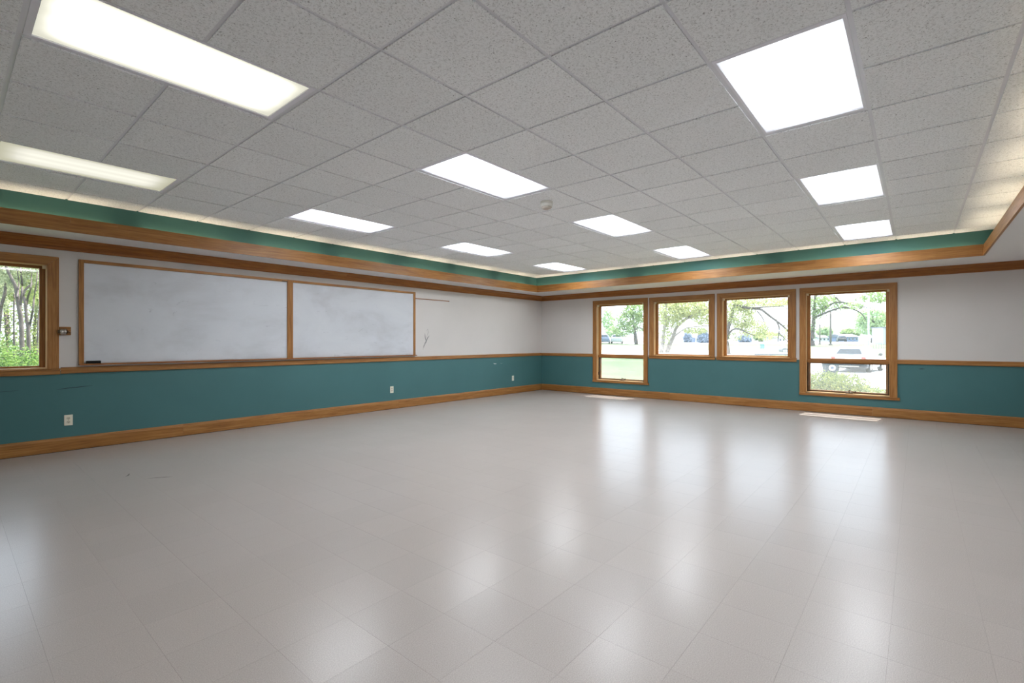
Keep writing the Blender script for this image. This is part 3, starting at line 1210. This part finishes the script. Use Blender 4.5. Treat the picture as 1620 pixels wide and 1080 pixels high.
def leaves_mesh(name, blobs, n, size, m):
    """blobs: (centre, radii); n leaves as small folded quads"""
    verts, faces = [], []
    wts = [b[1][0] * b[1][1] * b[1][2] for b in blobs]
    tot = sum(wts)
    for (c, rr), w in zip(blobs, wts):
        for _ in range(max(4, int(n * w / tot))):
            while True:
                u = Vector((random.uniform(-1, 1), random.uniform(-1, 1), random.uniform(-1, 1)))
                if u.length <= 1:
                    break
            u *= (0.55 + 0.45 * random.random()) / max(u.length, 0.15) * min(1, u.length + 0.35)
            p = Vector((c[0] + u.x * rr[0], c[1] + u.y * rr[1], c[2] + u.z * rr[2]))
            a = Vector((random.gauss(0, 1), random.gauss(0, 1), random.gauss(0, 1))).normalized()
            b_ = a.cross(Vector((random.gauss(0, 1), random.gauss(0, 1), random.gauss(0, 1)))).normalized()
            s = size * random.uniform(0.6, 1.3)
            k = len(verts)
            verts += [tuple(p - a * s), tuple(p + b_ * s * 0.45), tuple(p + a * s), tuple(p - b_ * s * 0.45)]
            faces.append((k, k + 1, k + 2, k + 3))
    me = bpy.data.meshes.new(name)
    me.from_pydata(verts, [], faces)
    me.materials.append(MATS[m])
    return me


def tree(name, label, base, limbs, blobs, n, size, leafm, barkm='bark', group=None, cat='tree'):
    """limbs: list of (points, r0, r1) in world coordinates"""
    r = thing(name, label, cat, tuple(base), 0, group)
    b0 = Vector(base)
    for k, (pts, ra, rb) in enumerate(limbs):
        bm = bmesh.new()
        q = [Vector(p) - b0 for p in pts]
        # subdivide softly
        fine = []
        for i in range(len(q) - 1):
            for s in range(3):
                t = s / 3.0
                a = q[max(i - 1, 0)]
                b_, c, d = q[i], q[i + 1], q[min(i + 2, len(q) - 1)]
                fine.append(0.5 * ((2 * b_) + (c - a) * t + (2 * a - 5 * b_ + 4 * c - d) * t * t + (3 * b_ - a - 3 * c + d) * t ** 3))
        fine.append(q[-1])
        m = len(fine)
        add_tube(bm, fine, [ra + (rb - ra) * i / (m - 1) for i in range(m)], 7)
        obj('trunk' if k == 0 else 'branch', bm, barkm, r, True)
    if n:
        lo = [((Vector(c) - b0)[:], rr) for c, rr in blobs]
        f = link('foliage', leaves_mesh('foliage', lo, n, size, leafm), r)
        f['kind'] = 'stuff'
    return r


def px_limb(pts, r0, r1):
    """pts: (px, py, forward)"""
    return ([at(*p) for p in pts], r0, r1)


def px_blob(px, py, fwd, rpx, rpy, depth=None):
    c = at(px, py, fwd)
    a, b_ = rpx * fwd / FPX, rpy * fwd / FPX
    return (c, (a, depth or a, b_))


# --- trees seen through the far windows
D = 75
base = on_ground(1006.5, 72)
tree('lawn_tree', 'broad spring-green tree on the lawn behind the corner window', base,
     [([base, at(1005, 530, 72), at(1003, 515, 72), at(1000, 492, 72)], 0.30, 0.12),
      px_limb([(1004, 524, 72), (996, 520, 71), (985, 522, 70)], 0.12, 0.04),
      px_limb([(1004, 522, 72), (1012, 518, 73), (1024, 524, 74)], 0.12, 0.04),
      px_limb([(1003, 512, 72), (992, 500, 72), (978, 492, 71)], 0.10, 0.03),
      px_limb([(1002, 508, 72), (1012, 494, 73), (1022, 482, 73)], 0.10, 0.03)],
     [px_blob(995, 505, 72, 24, 16), px_blob(1010, 490, 72, 26, 16), px_blob(985, 522, 71, 20, 11), px_blob(1016, 515, 73, 14, 14)],
     2300, 0.22, 'leaf_spring')
base = on_ground(972, 120)
tree('distant_tree', 'small pale tree behind the distant parked cars', base,
     [([base, at(973, 525, 120), at(974, 512, 120)], 0.25, 0.08)],
     [px_blob(970, 525, 120, 13, 8), px_blob(978, 530, 120, 16, 7)], 700, 0.45, 'leaf_pale')

F2 = 44
base = on_ground(1046, F2)
tree('yellow_tree', 'leaning twin-trunk tree with yellow-green leaves behind second window', base,
     [([base, at(1049, 540, F2), at(1051, 520, F2), at(1054, 480, F2), at(1056, 455, F2)], 0.20, 0.06),
      ([on_ground(1055.5, F2 + 0.3), at(1060, 543, F2 + .3), at(1066, 531, F2 + .4), at(1069, 520, F2 + .5), at(1080, 508, F2), at(1104, 494, F2 - 1), at(1130, 484, F2 - 2), at(1138, 481, F2 - 2)], 0.23, 0.05),
      px_limb([(1066, 532, F2), (1073, 527, F2 - 1), (1088, 518, F2 - 2), (1123, 515, F2 - 3), (1132, 514, F2 - 3)], 0.10, 0.03),
      px_limb([(1051, 520, F2), (1060, 500, F2 + 1), (1066, 488, F2 + 2)], 0.08, 0.03),
      px_limb([(1058, 548, F2), (1064, 535, F2 + 1), (1062, 520, F2 + 1), (1070, 497, F2 + 2)], 0.10, 0.03)],
     [px_blob(1062, 495, F2, 26, 26), px_blob(1090, 488, F2, 34, 18), px_blob(1114, 500, F2 - 1, 22, 16), px_blob(1052, 530, F2, 10, 18), px_blob(1100, 523, F2 - 1, 22, 6)],
     5200, 0.13, 'leaf_yellow', 'bark_pale')

F3 = 42
base = on_ground(1152.5, F3)
tree('spreading_tree', 'tree with long drooping bare limbs behind third window', base,
     [([base, at(1150, 545, F3), at(1150, 530, F3), at(1156, 505, F3), at(1165, 470, F3), at(1172, 440, F3)], 0.20, 0.08),
      px_limb([(1150, 532, F3), (1158, 522, F3 - 1), (1168, 520, F3 - 1), (1180, 525, F3 - 2), (1194, 531, F3 - 2)], 0.10, 0.03),
      px_limb([(1163, 482, F3), (1178, 486, F3 - 1), (1194, 488, F3 - 1), (1205, 490, F3 - 2), (1218, 500, F3 - 2), (1229, 508, F3 - 2), (1240, 517, F3 - 2), (1250, 528, F3 - 2), (1262, 540, F3 - 3)], 0.12, 0.05),
      px_limb([(1227, 505, F3 - 2), (1231, 513, F3 - 2), (1233, 521, F3 - 2), (1231.5, 532, F3 - 2), (1231, 540, F3 - 2)], 0.07, 0.03),
      px_limb([(1192, 487, F3 - 1), (1205, 486, F3 - 2), (1218, 485, F3 - 2), (1240, 484, F3 - 3)], 0.07, 0.03),
      px_limb([(1198, 492, F3), (1206, 502, F3), (1211, 514, F3), (1217, 518, F3 - 1), (1230, 522, F3 - 2)], 0.05, 0.02),
      px_limb([(1232, 526, F3 - 2), (1240, 534, F3 - 2), (1251, 545, F3 - 3)], 0.05, 0.02),
      px_limb([(1176, 505, F3), (1184, 513, F3), (1190, 517, F3)], 0.05, 0.02),
      px_limb([(1174, 487, F3), (1185, 495, F3)], 0.04, 0.02),
      px_limb([(1245, 487, F3 - 2), (1239, 500, F3 - 2), (1234, 511, F3 - 2)], 0.03, 0.015)],
     [px_blob(1170, 500, F3, 26, 22), px_blob(1190, 520, F3, 26, 14), px_blob(1172, 478, F3, 26, 14), px_blob(1212, 530, F3, 18, 9), px_blob(1225, 478, F3 - 1, 34, 8), px_blob(1160, 533, F3, 14, 8), px_blob(1245, 525, F3 - 2, 10, 14)],
     4800, 0.115, 'leaf_yellow')

F4 = 62
base = on_ground(1285, F4)
tree('arching_tree', 'tree with long arching branches at left in the right window', base,
     [([base, at(1284, 535, F4), at(1286, 520, F4), at(1288, 495, F4), at(1290, 460, F4)], 0.36, 0.12),
      px_limb([(1287, 503, F4), (1300, 497, F4 - 1), (1318, 490, F4 - 2), (1335, 486, F4 - 3), (1350, 489, F4 - 3), (1363, 496, F4 - 3), (1370, 506, F4 - 3)], 0.16, 0.05),
      px_limb([(1288, 494, F4), (1305, 486, F4 - 1), (1320, 479, F4 - 2), (1335, 478, F4 - 3), (1355, 484, F4 - 3), (1378, 487, F4 - 4)], 0.14, 0.04),
      px_limb([(1322, 470, F4 - 2), (1330, 477, F4 - 2), (1345, 483, F4 - 3)], 0.10, 0.04),
      px_limb([(1320, 490, F4 - 2), (1330, 495, F4 - 2), (1336, 502, F4 - 2)], 0.05, 0.02)],
     [px_blob(1290, 485, F4, 20, 22), px_blob(1310, 478, F4 - 1, 20, 14), px_blob(1286, 520, F4, 9, 18), px_blob(1345, 484, F4 - 3, 22, 7), px_blob(1385, 470, F4 - 3, 28, 10)],
     2400, 0.17, 'leaf_spring')
F5 = 84
base = on_ground(1382, F5)
tree('shade_tree', 'grey-green shade tree beside the pale shed beyond the car', base,
     [([base, at(1381, 530, F5), at(1382, 515, F5), at(1380, 495, F5)], 0.42, 0.15),
      px_limb([(1382, 520, F5), (1392, 508, F5), (1402, 500, F5)], 0.2, 0.06),
      px_limb([(1382, 520, F5), (1372, 508, F5), (1362, 512, F5)], 0.2, 0.06)],
     [px_blob(1380, 505, F5, 24, 20), px_blob(1368, 520, F5, 16, 10), px_blob(1396, 515, F5, 14, 14)], 2600, 0.28, 'leaf_pale')
for k, (px, py, f, rx, ry, mm, lab) in enumerate([
        (1345, 527, 162, 22, 7, 'leaf_spring', 'low green tree clump above the far street'),
        (1305, 525, 172, 18, 9, 'leaf_pale', 'pale tree clump behind the far utility poles'),
        (1215, 533, 128, 34, 8, 'leaf_spring', 'bushy green tree line behind the teal bin'),
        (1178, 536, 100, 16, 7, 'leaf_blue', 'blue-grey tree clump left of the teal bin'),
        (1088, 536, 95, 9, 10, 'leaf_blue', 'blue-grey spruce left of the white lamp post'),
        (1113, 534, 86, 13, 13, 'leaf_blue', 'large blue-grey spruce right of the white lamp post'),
        (962, 505, 130, 14, 22, 'leaf_pale', 'thin hazy tree at the far left in the corner window')]):
    base = on_ground(px, f)
    rx_, rz_ = rx * f / FPX, ry * f / FPX
    c = at(px, py, f)
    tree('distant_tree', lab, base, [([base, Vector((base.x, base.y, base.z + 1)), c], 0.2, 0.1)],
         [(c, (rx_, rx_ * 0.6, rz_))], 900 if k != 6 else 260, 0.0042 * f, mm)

# --- woods outside the left window
wood = []


def ptL(px, py, y):
    """point outside the left window seen at that direction, at world y"""
    X, Y = (px - CX) / FPX, (CY - py) / FPX
    d = Vector((CS + X * SN, SN - X * CS, Y))
    return Vector((0, 0, HC)) + d * (y / d.y)


GL = -0.45
for k, (pts, r0, y, lab, extra, blobs) in enumerate([
        ([(36, 640), (34, 520), (29, 482), (25, 455), (18, 440), (10, 422), (4, 395)], 0.115, 15.5, 'tall forked woodland tree in the middle of the left window',
         [([(31, 490), (34, 468), (35, 450), (33, 430), (31, 405)], 0.06), ([(27, 470), (30, 450), (27, 425)], 0.04)],
         [(28, 440, 26, 14), (12, 425, 18, 12), (40, 420, 22, 14)]),
        ([(46, 640), (45, 530), (42, 505), (40, 480), (37, 465), (43, 455), (52, 448)], 0.10, 16.2, 'second woodland tree right of the forked trunk',
         [([(46, 520), (52, 490), (54, 470), (58, 445), (60, 420)], 0.05), ([(41, 490), (44, 470), (49, 455), (50, 430)], 0.05)],
         [(52, 440, 16, 18), (58, 470, 12, 12), (45, 470, 10, 10)]),
        ([(-12, 640), (0, 497), (4, 478), (8, 462), (9, 440), (11, 410)], 0.11, 17.5, 'leaning woodland tree at the left edge of the view',
         [([(2, 485), (-4, 470), (-8, 440)], 0.05)], [(4, 450, 16, 18), (0, 480, 10, 12)]),
        ([(23, 640), (22, 500), (23, 470), (21, 440), (22, 410)], 0.07, 19.5, 'thin dark woodland tree behind the forked trunk',
         [], [(22, 460, 14, 16)]),
        ([(58, 640), (60, 510), (64, 480), (66, 440)], 0.06, 20.5, 'thin woodland tree at the right of the left window',
         [], [(62, 470, 12, 24)])]):
    r0 *= 0.42
    limb = [([ptL(p[0], p[1], y) for p in pts], r0, r0 * 0.45)]
    # foot stands on the ground
    limb[0][0][0].z = GL - 0.05
    base = limb[0][0][0].copy()
    base.z = GL
    for q, rr in extra:
        limb.append(([ptL(p[0], p[1], y + random.uniform(-0.3, 0.3)) for p in q], rr * 0.5, rr * 0.2))
    sc = y * 0.85 / FPX
    bl = [(ptL(b[0], b[1], y + random.uniform(0.9, 1.5)), (b[2] * sc, 0.8, b[3] * sc)) for b in blobs]
    tree('woodland_tree', lab, base, limb, bl, 2600, 0.034, 'leaf_wood' if k % 2 else 'leaf_wood_grey', 'bark', 'trees of the woods')
# shrubs filling the undergrowth
shr = [(-0.5, 12.0, 0.85, 0.85, 'leaf_bush', 'shrub at the far left of the undergrowth nearest the left window'),
       (0.95, 12.5, 0.62, 0.8, 'leaf_deep', 'green shrub under the forked woodland tree'),
       (2.15, 12.3, 0.6, 0.82, 'leaf_bush', 'shrub at the right of the undergrowth nearest the left window'),
       (0.15, 14.0, 0.95, 1.1, 'leaf_deep', 'taller shrub behind the leftmost undergrowth'),
       (2.05, 14.0, 0.9, 1.05, 'leaf_bush', 'taller shrub behind the right undergrowth'),
       (-1.6, 16.0, 0.9, 1.3, 'leaf_bush', 'tall shrub deep in the woods at left'),
       (3.7, 15.6, 0.75, 1.3, 'leaf_deep', 'tall shrub deep in the woods at right')]
for x, y, rx, rz, mm, lab in shr:
    base = Vector((x, y, GL))
    limbs = []
    for q in range(4):
        a = random.uniform(0, 2 * PI)
        limbs.append(([base, base + Vector((math.cos(a) * rx * 0.3, math.sin(a) * rx * 0.3, rz * 0.8)),
                       base + Vector((math.cos(a) * rx * 0.6, math.sin(a) * rx * 0.6, rz * 1.5))], 0.02, 0.006))
    tree('woodland_shrub', lab, base, limbs, [(base + Vector((0, 0, rz)), (rx, rx * 0.8, rz))], 7000, 0.03, mm, 'bark', 'shrubs of the woods', 'shrub')
for x, y, rx, z, rz, mm, lab in [(-1.9, 22, 1.75, 2.2, 2.6, 'leaf_wood_grey', 'hazy green thicket behind the woods at left'),
                                 (1.4, 24, 1.75, 2.0, 2.8, 'leaf_wood', 'hazy yellow-green thicket behind the forked woodland tree'),
                                 (4.6, 22, 1.75, 2.2, 2.6, 'leaf_wood_grey', 'hazy green thicket behind the woods at right')]:
    base = Vector((x, y, GL))
    tree('woodland_thicket', lab, base, [([base, base + Vector((0.1, 0, 2)), base + Vector((-0.1, 0, 4.5))], 0.10, 0.05),
                                         ([base + Vector((0.9, 0.2, 0)), base + Vector((0.8, 0.3, 2)), base + Vector((1.0, 0.3, 4.5))], 0.06, 0.03),
                                         ([base + Vector((-0.8, 0.2, 0)), base + Vector((-0.9, 0.3, 2)), base + Vector((-0.6, 0.3, 4.5))], 0.07, 0.03)],
         [(base + Vector((0, 0, z + 0.4)), (rx, 1.2, rz))], 15000, 0.05, mm, 'bark', 'thickets of the woods', 'thicket')

# --- bush below the right window
p0 = at(1318, 600, 13.4)
base = Vector((p0.x, p0.y, gzp(p0)))
limbs = []
for q in range(6):
    a = random.uniform(0, 2 * PI)
    limbs.append(([base, base + Vector((math.cos(a) * 0.3, math.sin(a) * 0.3, 0.35)), base + Vector((math.cos(a) * 0.7, math.sin(a) * 0.7, 0.75))], 0.015, 0.005))
tree('hedge_bush', 'leafy green bush just outside below the tall right window', base, limbs,
     [(at(1300, 606, 13.2), (0.75, 0.6, 0.36)), (at(1335, 608, 13.4), (0.75, 0.6, 0.36)), (at(1370, 622, 13.6), (0.6, 0.5, 0.24)), (at(1318, 618, 13.2), (1.0, 0.6, 0.35))],
     7000, 0.036, 'leaf_bush', 'bark', None, 'bush')


# --- parked white car, seen from behind
def loft(bm, secs):
    """secs: list of (y, [(x,z)...]) sections with equal point counts"""
    rows = [[bm.verts.new((x, y, z)) for x, z in pts] for y, pts in secs]
    n = len(rows[0])
    for a, b_ in zip(rows[:-1], rows[1:]):
        for k in range(n):
            bm.faces.new((a[k], a[(k + 1) % n], b_[(k + 1) % n], b_[k]))
    bm.faces.new(rows[0][::-1])
    bm.faces.new(rows[-1])


def sec(w, zb, zt, r=0.12, wt=None):
    wt = wt or w
    return [(-w + 0.05, zb), (w - 0.05, zb), (w, zb + r), (w, (zb + zt) / 2), (wt, zt - r), (wt - r, zt), (-wt + r, zt), (-wt, zt - r), (-w, (zb + zt) / 2), (-w, zb + r)]


def car(name, label, loc, rotz, paintm, L=4.5, group=None, detail=True, HS=1.0):
    r = thing(name, label, 'car', loc, rotz, group)   # local +y is forward, origin under the middle
    h = L / 2
    bm = bmesh.new()
    loft(bm, [(-h, sec(0.78, 0.42 * HS, 0.86 * HS)), (-h + 0.12, sec(0.88, 0.30 * HS, 0.96 * HS)), (-h + 0.9, sec(0.91, 0.26 * HS, 0.98 * HS)),
              (h - 1.3, sec(0.91, 0.26 * HS, 0.96 * HS)), (h - 0.35, sec(0.86, 0.28 * HS, 0.86 * HS)), (h, sec(0.70, 0.36 * HS, 0.70 * HS))])
    obj('body', bm, paintm, r, False)
    bm = bmesh.new()
    loft(bm, [(-h + 0.10, sec(0.80, 0.93 * HS, 0.99 * HS, 0.02, 0.76)), (-h + 0.42, sec(0.80, 0.94 * HS, 1.42 * HS, 0.07, 0.62)),
              (-h + 0.8, sec(0.80, 0.94 * HS, 1.47 * HS, 0.07, 0.63)), (0.15, sec(0.80, 0.94 * HS, 1.47 * HS, 0.07, 0.63)), (h - 1.25, sec(0.80, 0.92 * HS, 0.98 * HS, 0.02, 0.74))])
    cab = obj('cabin', bm, paintm, r, False)

    def panel(n, pts, m, par=r, th=0.012):
        b2 = bmesh.new()
        v = [Vector(p) for p in pts]
        nn = (v[1] - v[0]).cross(v[2] - v[0]).normalized() * th
        f = [b2.verts.new(p + nn) for p in v]
        k = [b2.verts.new(p - nn) for p in v]
        b2.faces.new(f)
        b2.faces.new(k[::-1])
        for i in range(len(v)):
            b2.faces.new((f[i], f[(i + 1) % len(v)], k[(i + 1) % len(v)], k[i]))
        obj(n, b2, m, par)
    y0 = -h + 0.11
    panel('rear_window', [(-0.66, y0 + 0.05, 1.05 * HS), (0.66, y0 + 0.05, 1.05 * HS), (0.50, y0 + 0.27, 1.36 * HS), (-0.50, y0 + 0.27, 1.36 * HS)], 'car_glass', cab)
    for s in (-1, 1):
        panel('side_window', [(s * 0.775, -h + 0.65, 1.04 * HS), (s * 0.775, -0.1, 1.04 * HS), (s * 0.675, -0.15, 1.37 * HS), (s * 0.675, -h + 0.75, 1.37 * HS)], 'car_glass', cab)
        panel('side_window', [(s * 0.775, -0.02, 1.04 * HS), (s * 0.765, h - 1.55, 1.04 * HS), (s * 0.685, 0.2, 1.36 * HS), (s * 0.685, -0.05, 1.37 * HS)], 'car_glass', cab)
    for sx in (-1, 1):
        for yy in (-h + 0.85, h - 0.85):
            bm = bmesh.new()
            add_lathe(bm, [(0.20, -0.10), (0.32, -0.10), (0.33, -0.06), (0.33, 0.06), (0.32, 0.10), (0.20, 0.10)], 20, 'x', (sx * 0.83, yy, 0.33))
            w_ = obj('wheel', bm, 'rubber', r)
            bm = bmesh.new()
            add_lathe(bm, [(0.19, sx * 0.101), (0.08, sx * 0.106)], 12, 'x', (sx * 0.83, yy, 0.33))
            obj('hubcap', bm, 'chrome', w_)
    if detail:
        bm = bmesh.new()
        loft(bm, [(-h - 0.05, sec(0.80, 0.28, 0.60, 0.06)), (-h + 0.10, sec(0.895, 0.25, 0.66, 0.06)), (-h + 0.35, sec(0.915, 0.25, 0.62, 0.06))])
        bp = obj('bumper', bm, 'car_dark', r)  # dark colour also carries the shade low on the car's rear
        boxo('bumper_guard', -0.55, 0.55, -h - 0.065, -h - 0.052, 0.34, 0.40, 'chrome', bp)
        for s in (-1, 1):
            boxo('tail_light', s * 0.66, s * 0.86, -h - 0.01, -h + 0.12, 0.70, 0.90, 'tail_red', r)
            bm = bmesh.new()
            add_lathe(bm, [(0.03, -0.06), (0.09, -0.05), (0.10, 0.03), (0.05, 0.07)], 12, 'y', (s * 0.99, h - 1.55, 1.02))
            mm_ = obj('side_mirror', bm, 'car_dark', r, True)
            boxo('mirror_arm', s * 0.84, s * 0.94, h - 1.57, h - 1.52, 0.97, 1.01, 'car_dark', mm_)
            bm = bmesh.new()
            add_tube(bm, [(s * 0.56, -h + 0.6, 1.475), (s * 0.56, -h + 0.7, 1.53), (s * 0.56, 0.0, 1.53), (s * 0.56, 0.12, 1.475)], 0.018, 8)
            obj('roof_rail', bm, 'car_white', r, True)
        boxo('licence_plate', -0.17, 0.17, -h - 0.012, -h - 0.002, 0.70, 0.84, 'plate_white', r)
        boxo('wiper', -0.02, 0.30, -h + 0.125, -h + 0.14, 1.045, 1.06, 'rubber', cab)
    return r


FC = 30.3
p = on_ground(1358, FC)
viewang = math.atan2(p.y, p.x)
car('parked_suv', 'white car parked outside the right window, seen from behind', (p.x, p.y, p.z + 0.02), viewang - math.radians(13) - PI / 2, 'car_white', 4.4).scale = (1, 1, 1.03)
for px, f, pm, lab in [(955.5, 78, 'car_blue', 'leftmost distant car seen through the corner window'),
                       (976, 78.5, 'car_white', 'white distant car seen through the corner window'),
                       (990, 104, 'car_blue', 'dark distant car farther back, left of the lawn tree trunk')]:
    p = on_ground(px, f)
    car('distant_car', lab, tuple(p), math.atan2(p.y, p.x) - PI / 2 - 0.03, pm, 4.3, 'cars parked beyond the lawn', False)
p = on_ground(1331, 118)
car('street_car', 'dark car parked along the far street in the right window', tuple(p), math.atan2(p.y, p.x) - PI / 2 + 0.1, 'car_dark', 4.4, None, False)
p = on_ground(1242, 45)
hu = thing('arched_hutch', 'small grey arched hutch by the road in the third window', 'hutch', tuple(p), YAW - PI / 2)
bm = bmesh.new()
add_prism(bm, [(-0.29, 0), (0.29, 0), (0.29, 0.24), (0.2, 0.34), (0, 0.40), (-0.2, 0.34), (-0.29, 0.24)], 0, 0.5, lambda t, p_, q: (p_, t, q))
obj('shell', bm, 'rail_dark', hu)
boxo('front_panel', -0.19, -0.02, -0.02, -0.001, 0.02, 0.22, 'shed_white', hu)
boxo('front_panel', 0.02, 0.19, -0.02, -0.001, 0.02, 0.22, 'shed_white', hu)

# --- poles, bin, shed, buildings
def pole(name, label, px, f, ytop, r0, m, arm=False, group=None, cat='pole'):
    b0 = on_ground(px, f)
    t = at(px, ytop, f)
    r = thing(name, label, cat, tuple(b0), 0, group)
    h = t.z - b0.z
    bm = bmesh.new()
    add_tube(bm, [(0, 0, 0), (0, 0, h)], [r0, r0 * 0.75], 10)
    obj('shaft', bm, m, r, True)
    bm = bmesh.new()
    add_lathe(bm, [(r0 * 1.8, 0), (r0 * 1.8, 0.12), (r0 * 1.1, 0.2)], 10)
    obj('footing', bm, m, r, True)
    if arm:
        a = boxo('crossarm', -1.0 * SN, 1.0 * SN, -0.06, 0.06, h - 0.7, h - 0.55, m, r)
        boxo('insulator', -0.04, 0.04, -0.04, 0.04, h - 0.549, h - 0.4, 'pole_white', a)
    else:
        boxo('lamp_head', -0.35, 0.1, -0.1, 0.1, h, h + 0.12, m, r)
    return r


pole('street_lamp', 'white lamp post behind the parked white car', 1374, 51, 470, 0.09, 'pole_white', cat='lamp post')
pole('street_lamp', 'pale lamp post between the blue-grey spruces', 1101, 60, 505, 0.09, 'pole_white', cat='lamp post')
pole('utility_pole', 'taller dark utility pole left of the parked car', 1314, 66, 490, 0.14, 'pole_wood', True, cat='pole')
pole('utility_pole', 'thinner utility pole beside the arching tree trunk', 1297, 72, 508, 0.10, 'pole_wood', True, cat='pole')

p = on_ground(1313.5, 24.5)
tb = thing('waste_cart', 'dark waste cart with a round white emblem behind the bush', 'cart', tuple(p), YAW - PI / 2 - 0.35)
bm = bmesh.new()
b4 = [bm.verts.new(v) for v in ((-0.22, -0.25, 0.05), (0.22, -0.25, 0.05), (0.22, 0.22, 0.05), (-0.22, 0.22, 0.05))]
t4 = [bm.verts.new(v) for v in ((-0.29, -0.32, 0.72), (0.29, -0.32, 0.72), (0.29, 0.32, 0.72), (-0.29, 0.32, 0.72))]
bm.faces.new(b4[::-1])
bm.faces.new(t4)
for k in range(4):
    bm.faces.new((b4[k], b4[(k + 1) % 4], t4[(k + 1) % 4], t4[k]))
obj('tub', bm, 'bin_dark', tb)
boxo('lid', -0.31, 0.31, -0.34, 0.34, 0.7205, 0.77, 'bin_dark', tb, 0.01)
bm = bmesh.new()
add_lathe(bm, [(0.15, -0.328), (0.15, -0.318)], 24, 'y', (0, 0, 0.52))
em_ = obj('emblem', bm, 'plate_white', tb)
bm = bmesh.new()
add_lathe(bm, [(0.07, -0.332), (0.07, -0.3285)], 20, 'y', (0, 0, 0.52))
obj('emblem_centre', bm, 'car_blue', em_)
for s in (-1, 1):
    bm = bmesh.new()
    add_lathe(bm, [(0.08, -0.03), (0.09, 0.0), (0.08, 0.03)], 14, 'x', (s * 0.26, 0.2, 0.09))
    obj('wheel', bm, 'rubber', tb)

p = on_ground(1206, 52)
bn = thing('teal_cabinet', 'small teal utility cabinet on the lawn in the third window', 'cabinet', tuple(p), YAW - PI / 2)
boxo('body', -0.16, 0.16, -0.14, 0.14, 0, 0.46, 'bin_teal', bn, 0.01)
boxo('lid', -0.18, 0.18, -0.16, 0.16, 0.4605, 0.5, 'bin_teal', bn, 0.01)

# dark low rail across the third window
pa, pb = at(1194, 560.5, 40), at(1270, 561.5, 40)
mid = (pa + pb) / 2
ra = thing('guard_rail', 'long dark low rail beside the road in the third window', 'rail', (mid.x, mid.y, gzp(mid)), math.atan2(pb.y - pa.y, pb.x - pa.x))
ll = (Vector((pb.x, pb.y)) - Vector((pa.x, pa.y))).length / 2
hz = mid.z - gzp(mid)
boxo('beam', -ll, ll, -0.05, 0.05, hz - 0.03, hz + 0.10, 'rail_dark', ra)
for k in range(4):
    xx = -ll + 0.15 + k * (2 * ll - 0.3) / 3
    boxo('post', xx - 0.05, xx + 0.05, 0.051, 0.12, -0.05, hz + 0.08, 'rail_dark', ra)

# pale shed at the right edge
p = on_ground(1404, 74)
sh = thing('pale_shed', 'pale grey shed beside the shade tree beyond the car', 'shed', tuple(p), YAW - PI / 2 - 0.2)
boxo('wall_panel', -1.35, -0.3, -1.5, 1.5, 0, 2.5, 'shed_white', sh)
boxo('wall_panel', -0.299, 1.6, -1.3, 1.5, 0, 2.3, 'shed_grey', sh)
boxo('roof', -1.5, 1.75, -1.65, 1.65, 2.501, 2.62, 'roof_slate', sh)
boxo('door', -1.1, -0.5, -1.53, -1.501, 0.0, 2.0, 'shed_white', sh)

# long low houses far away


def house(label, px, f, wpx, ybot, ytop, wallm, nwin, gable):
    b0 = on_ground(px, f)
    w = wpx * f / FPX / 2
    h = (at(px, ytop, f).z - b0.z)
    r = thing('distant_house', label, 'house', tuple(b0), YAW - PI / 2)
    boxo('walls', -w, w, 0, 6, -0.3, h * 0.62, wallm, r)
    bm = bmesh.new()
    add_prism(bm, [(-0.5, h * 0.621), (6.5, h * 0.621), (3, h)], -w - 0.4, w + 0.4, lambda t, p_, q: (t, p_, q))
    obj('roof', bm, 'roof_slate', r)
    for k in range(nwin):
        xx = -w + (k + 0.5) * 2 * w / nwin
        fr2 = boxo('window', xx - w / nwin * 0.5, xx + w / nwin * 0.5, -0.06, -0.001, h * 0.2, h * 0.5, 'pole_white', r)
        boxo('pane', xx - w / nwin * 0.42, xx + w / nwin * 0.42, -0.09, -0.0605, h * 0.23, h * 0.47, 'car_glass', fr2)
    return r


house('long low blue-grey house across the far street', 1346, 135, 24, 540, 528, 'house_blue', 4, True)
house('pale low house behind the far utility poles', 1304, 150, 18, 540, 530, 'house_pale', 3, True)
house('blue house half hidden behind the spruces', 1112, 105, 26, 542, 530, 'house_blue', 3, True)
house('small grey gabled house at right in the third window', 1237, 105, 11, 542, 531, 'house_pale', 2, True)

# pale reed bank behind the corner tree
bm = bmesh.new()
for k in range(260):
    c = at(random.uniform(985, 1030), 540, random.uniform(94, 98))
    c.z = gzp(c)
    hh = random.uniform(0.9, 1.8)
    add_tube(bm, [c, c + Vector((random.uniform(-0.2, 0.2), random.uniform(-0.2, 0.2), hh))], [0.06, 0.02], 4, False)
o = obj('dry_reeds', bm, 'reed_tan')
tag(o, 'bank of pale dry reeds behind the corner window tree', 'reeds', None, 'stuff')

# rack of thin posts on the lawn
p = on_ground(1390, 52)
rk = thing('bike_rack', 'thin dark metal rack on the lawn right of the car', 'rack', tuple(p), YAW - PI / 2)
for k in range(5):
    bm = bmesh.new()
    x = -0.55 + k * 0.28
    add_tube(bm, [(x, 0, 0), (x, 0, 0.62 if k % 2 else 0.5)], 0.018, 6)
    obj('post', bm, 'rail_dark', rk, True)
bm = bmesh.new()
add_tube(bm, [(-0.6, 0, 0.04), (0.7, 0, 0.04)], 0.018, 6)
obj('base_bar', bm, 'rail_dark', rk, True)
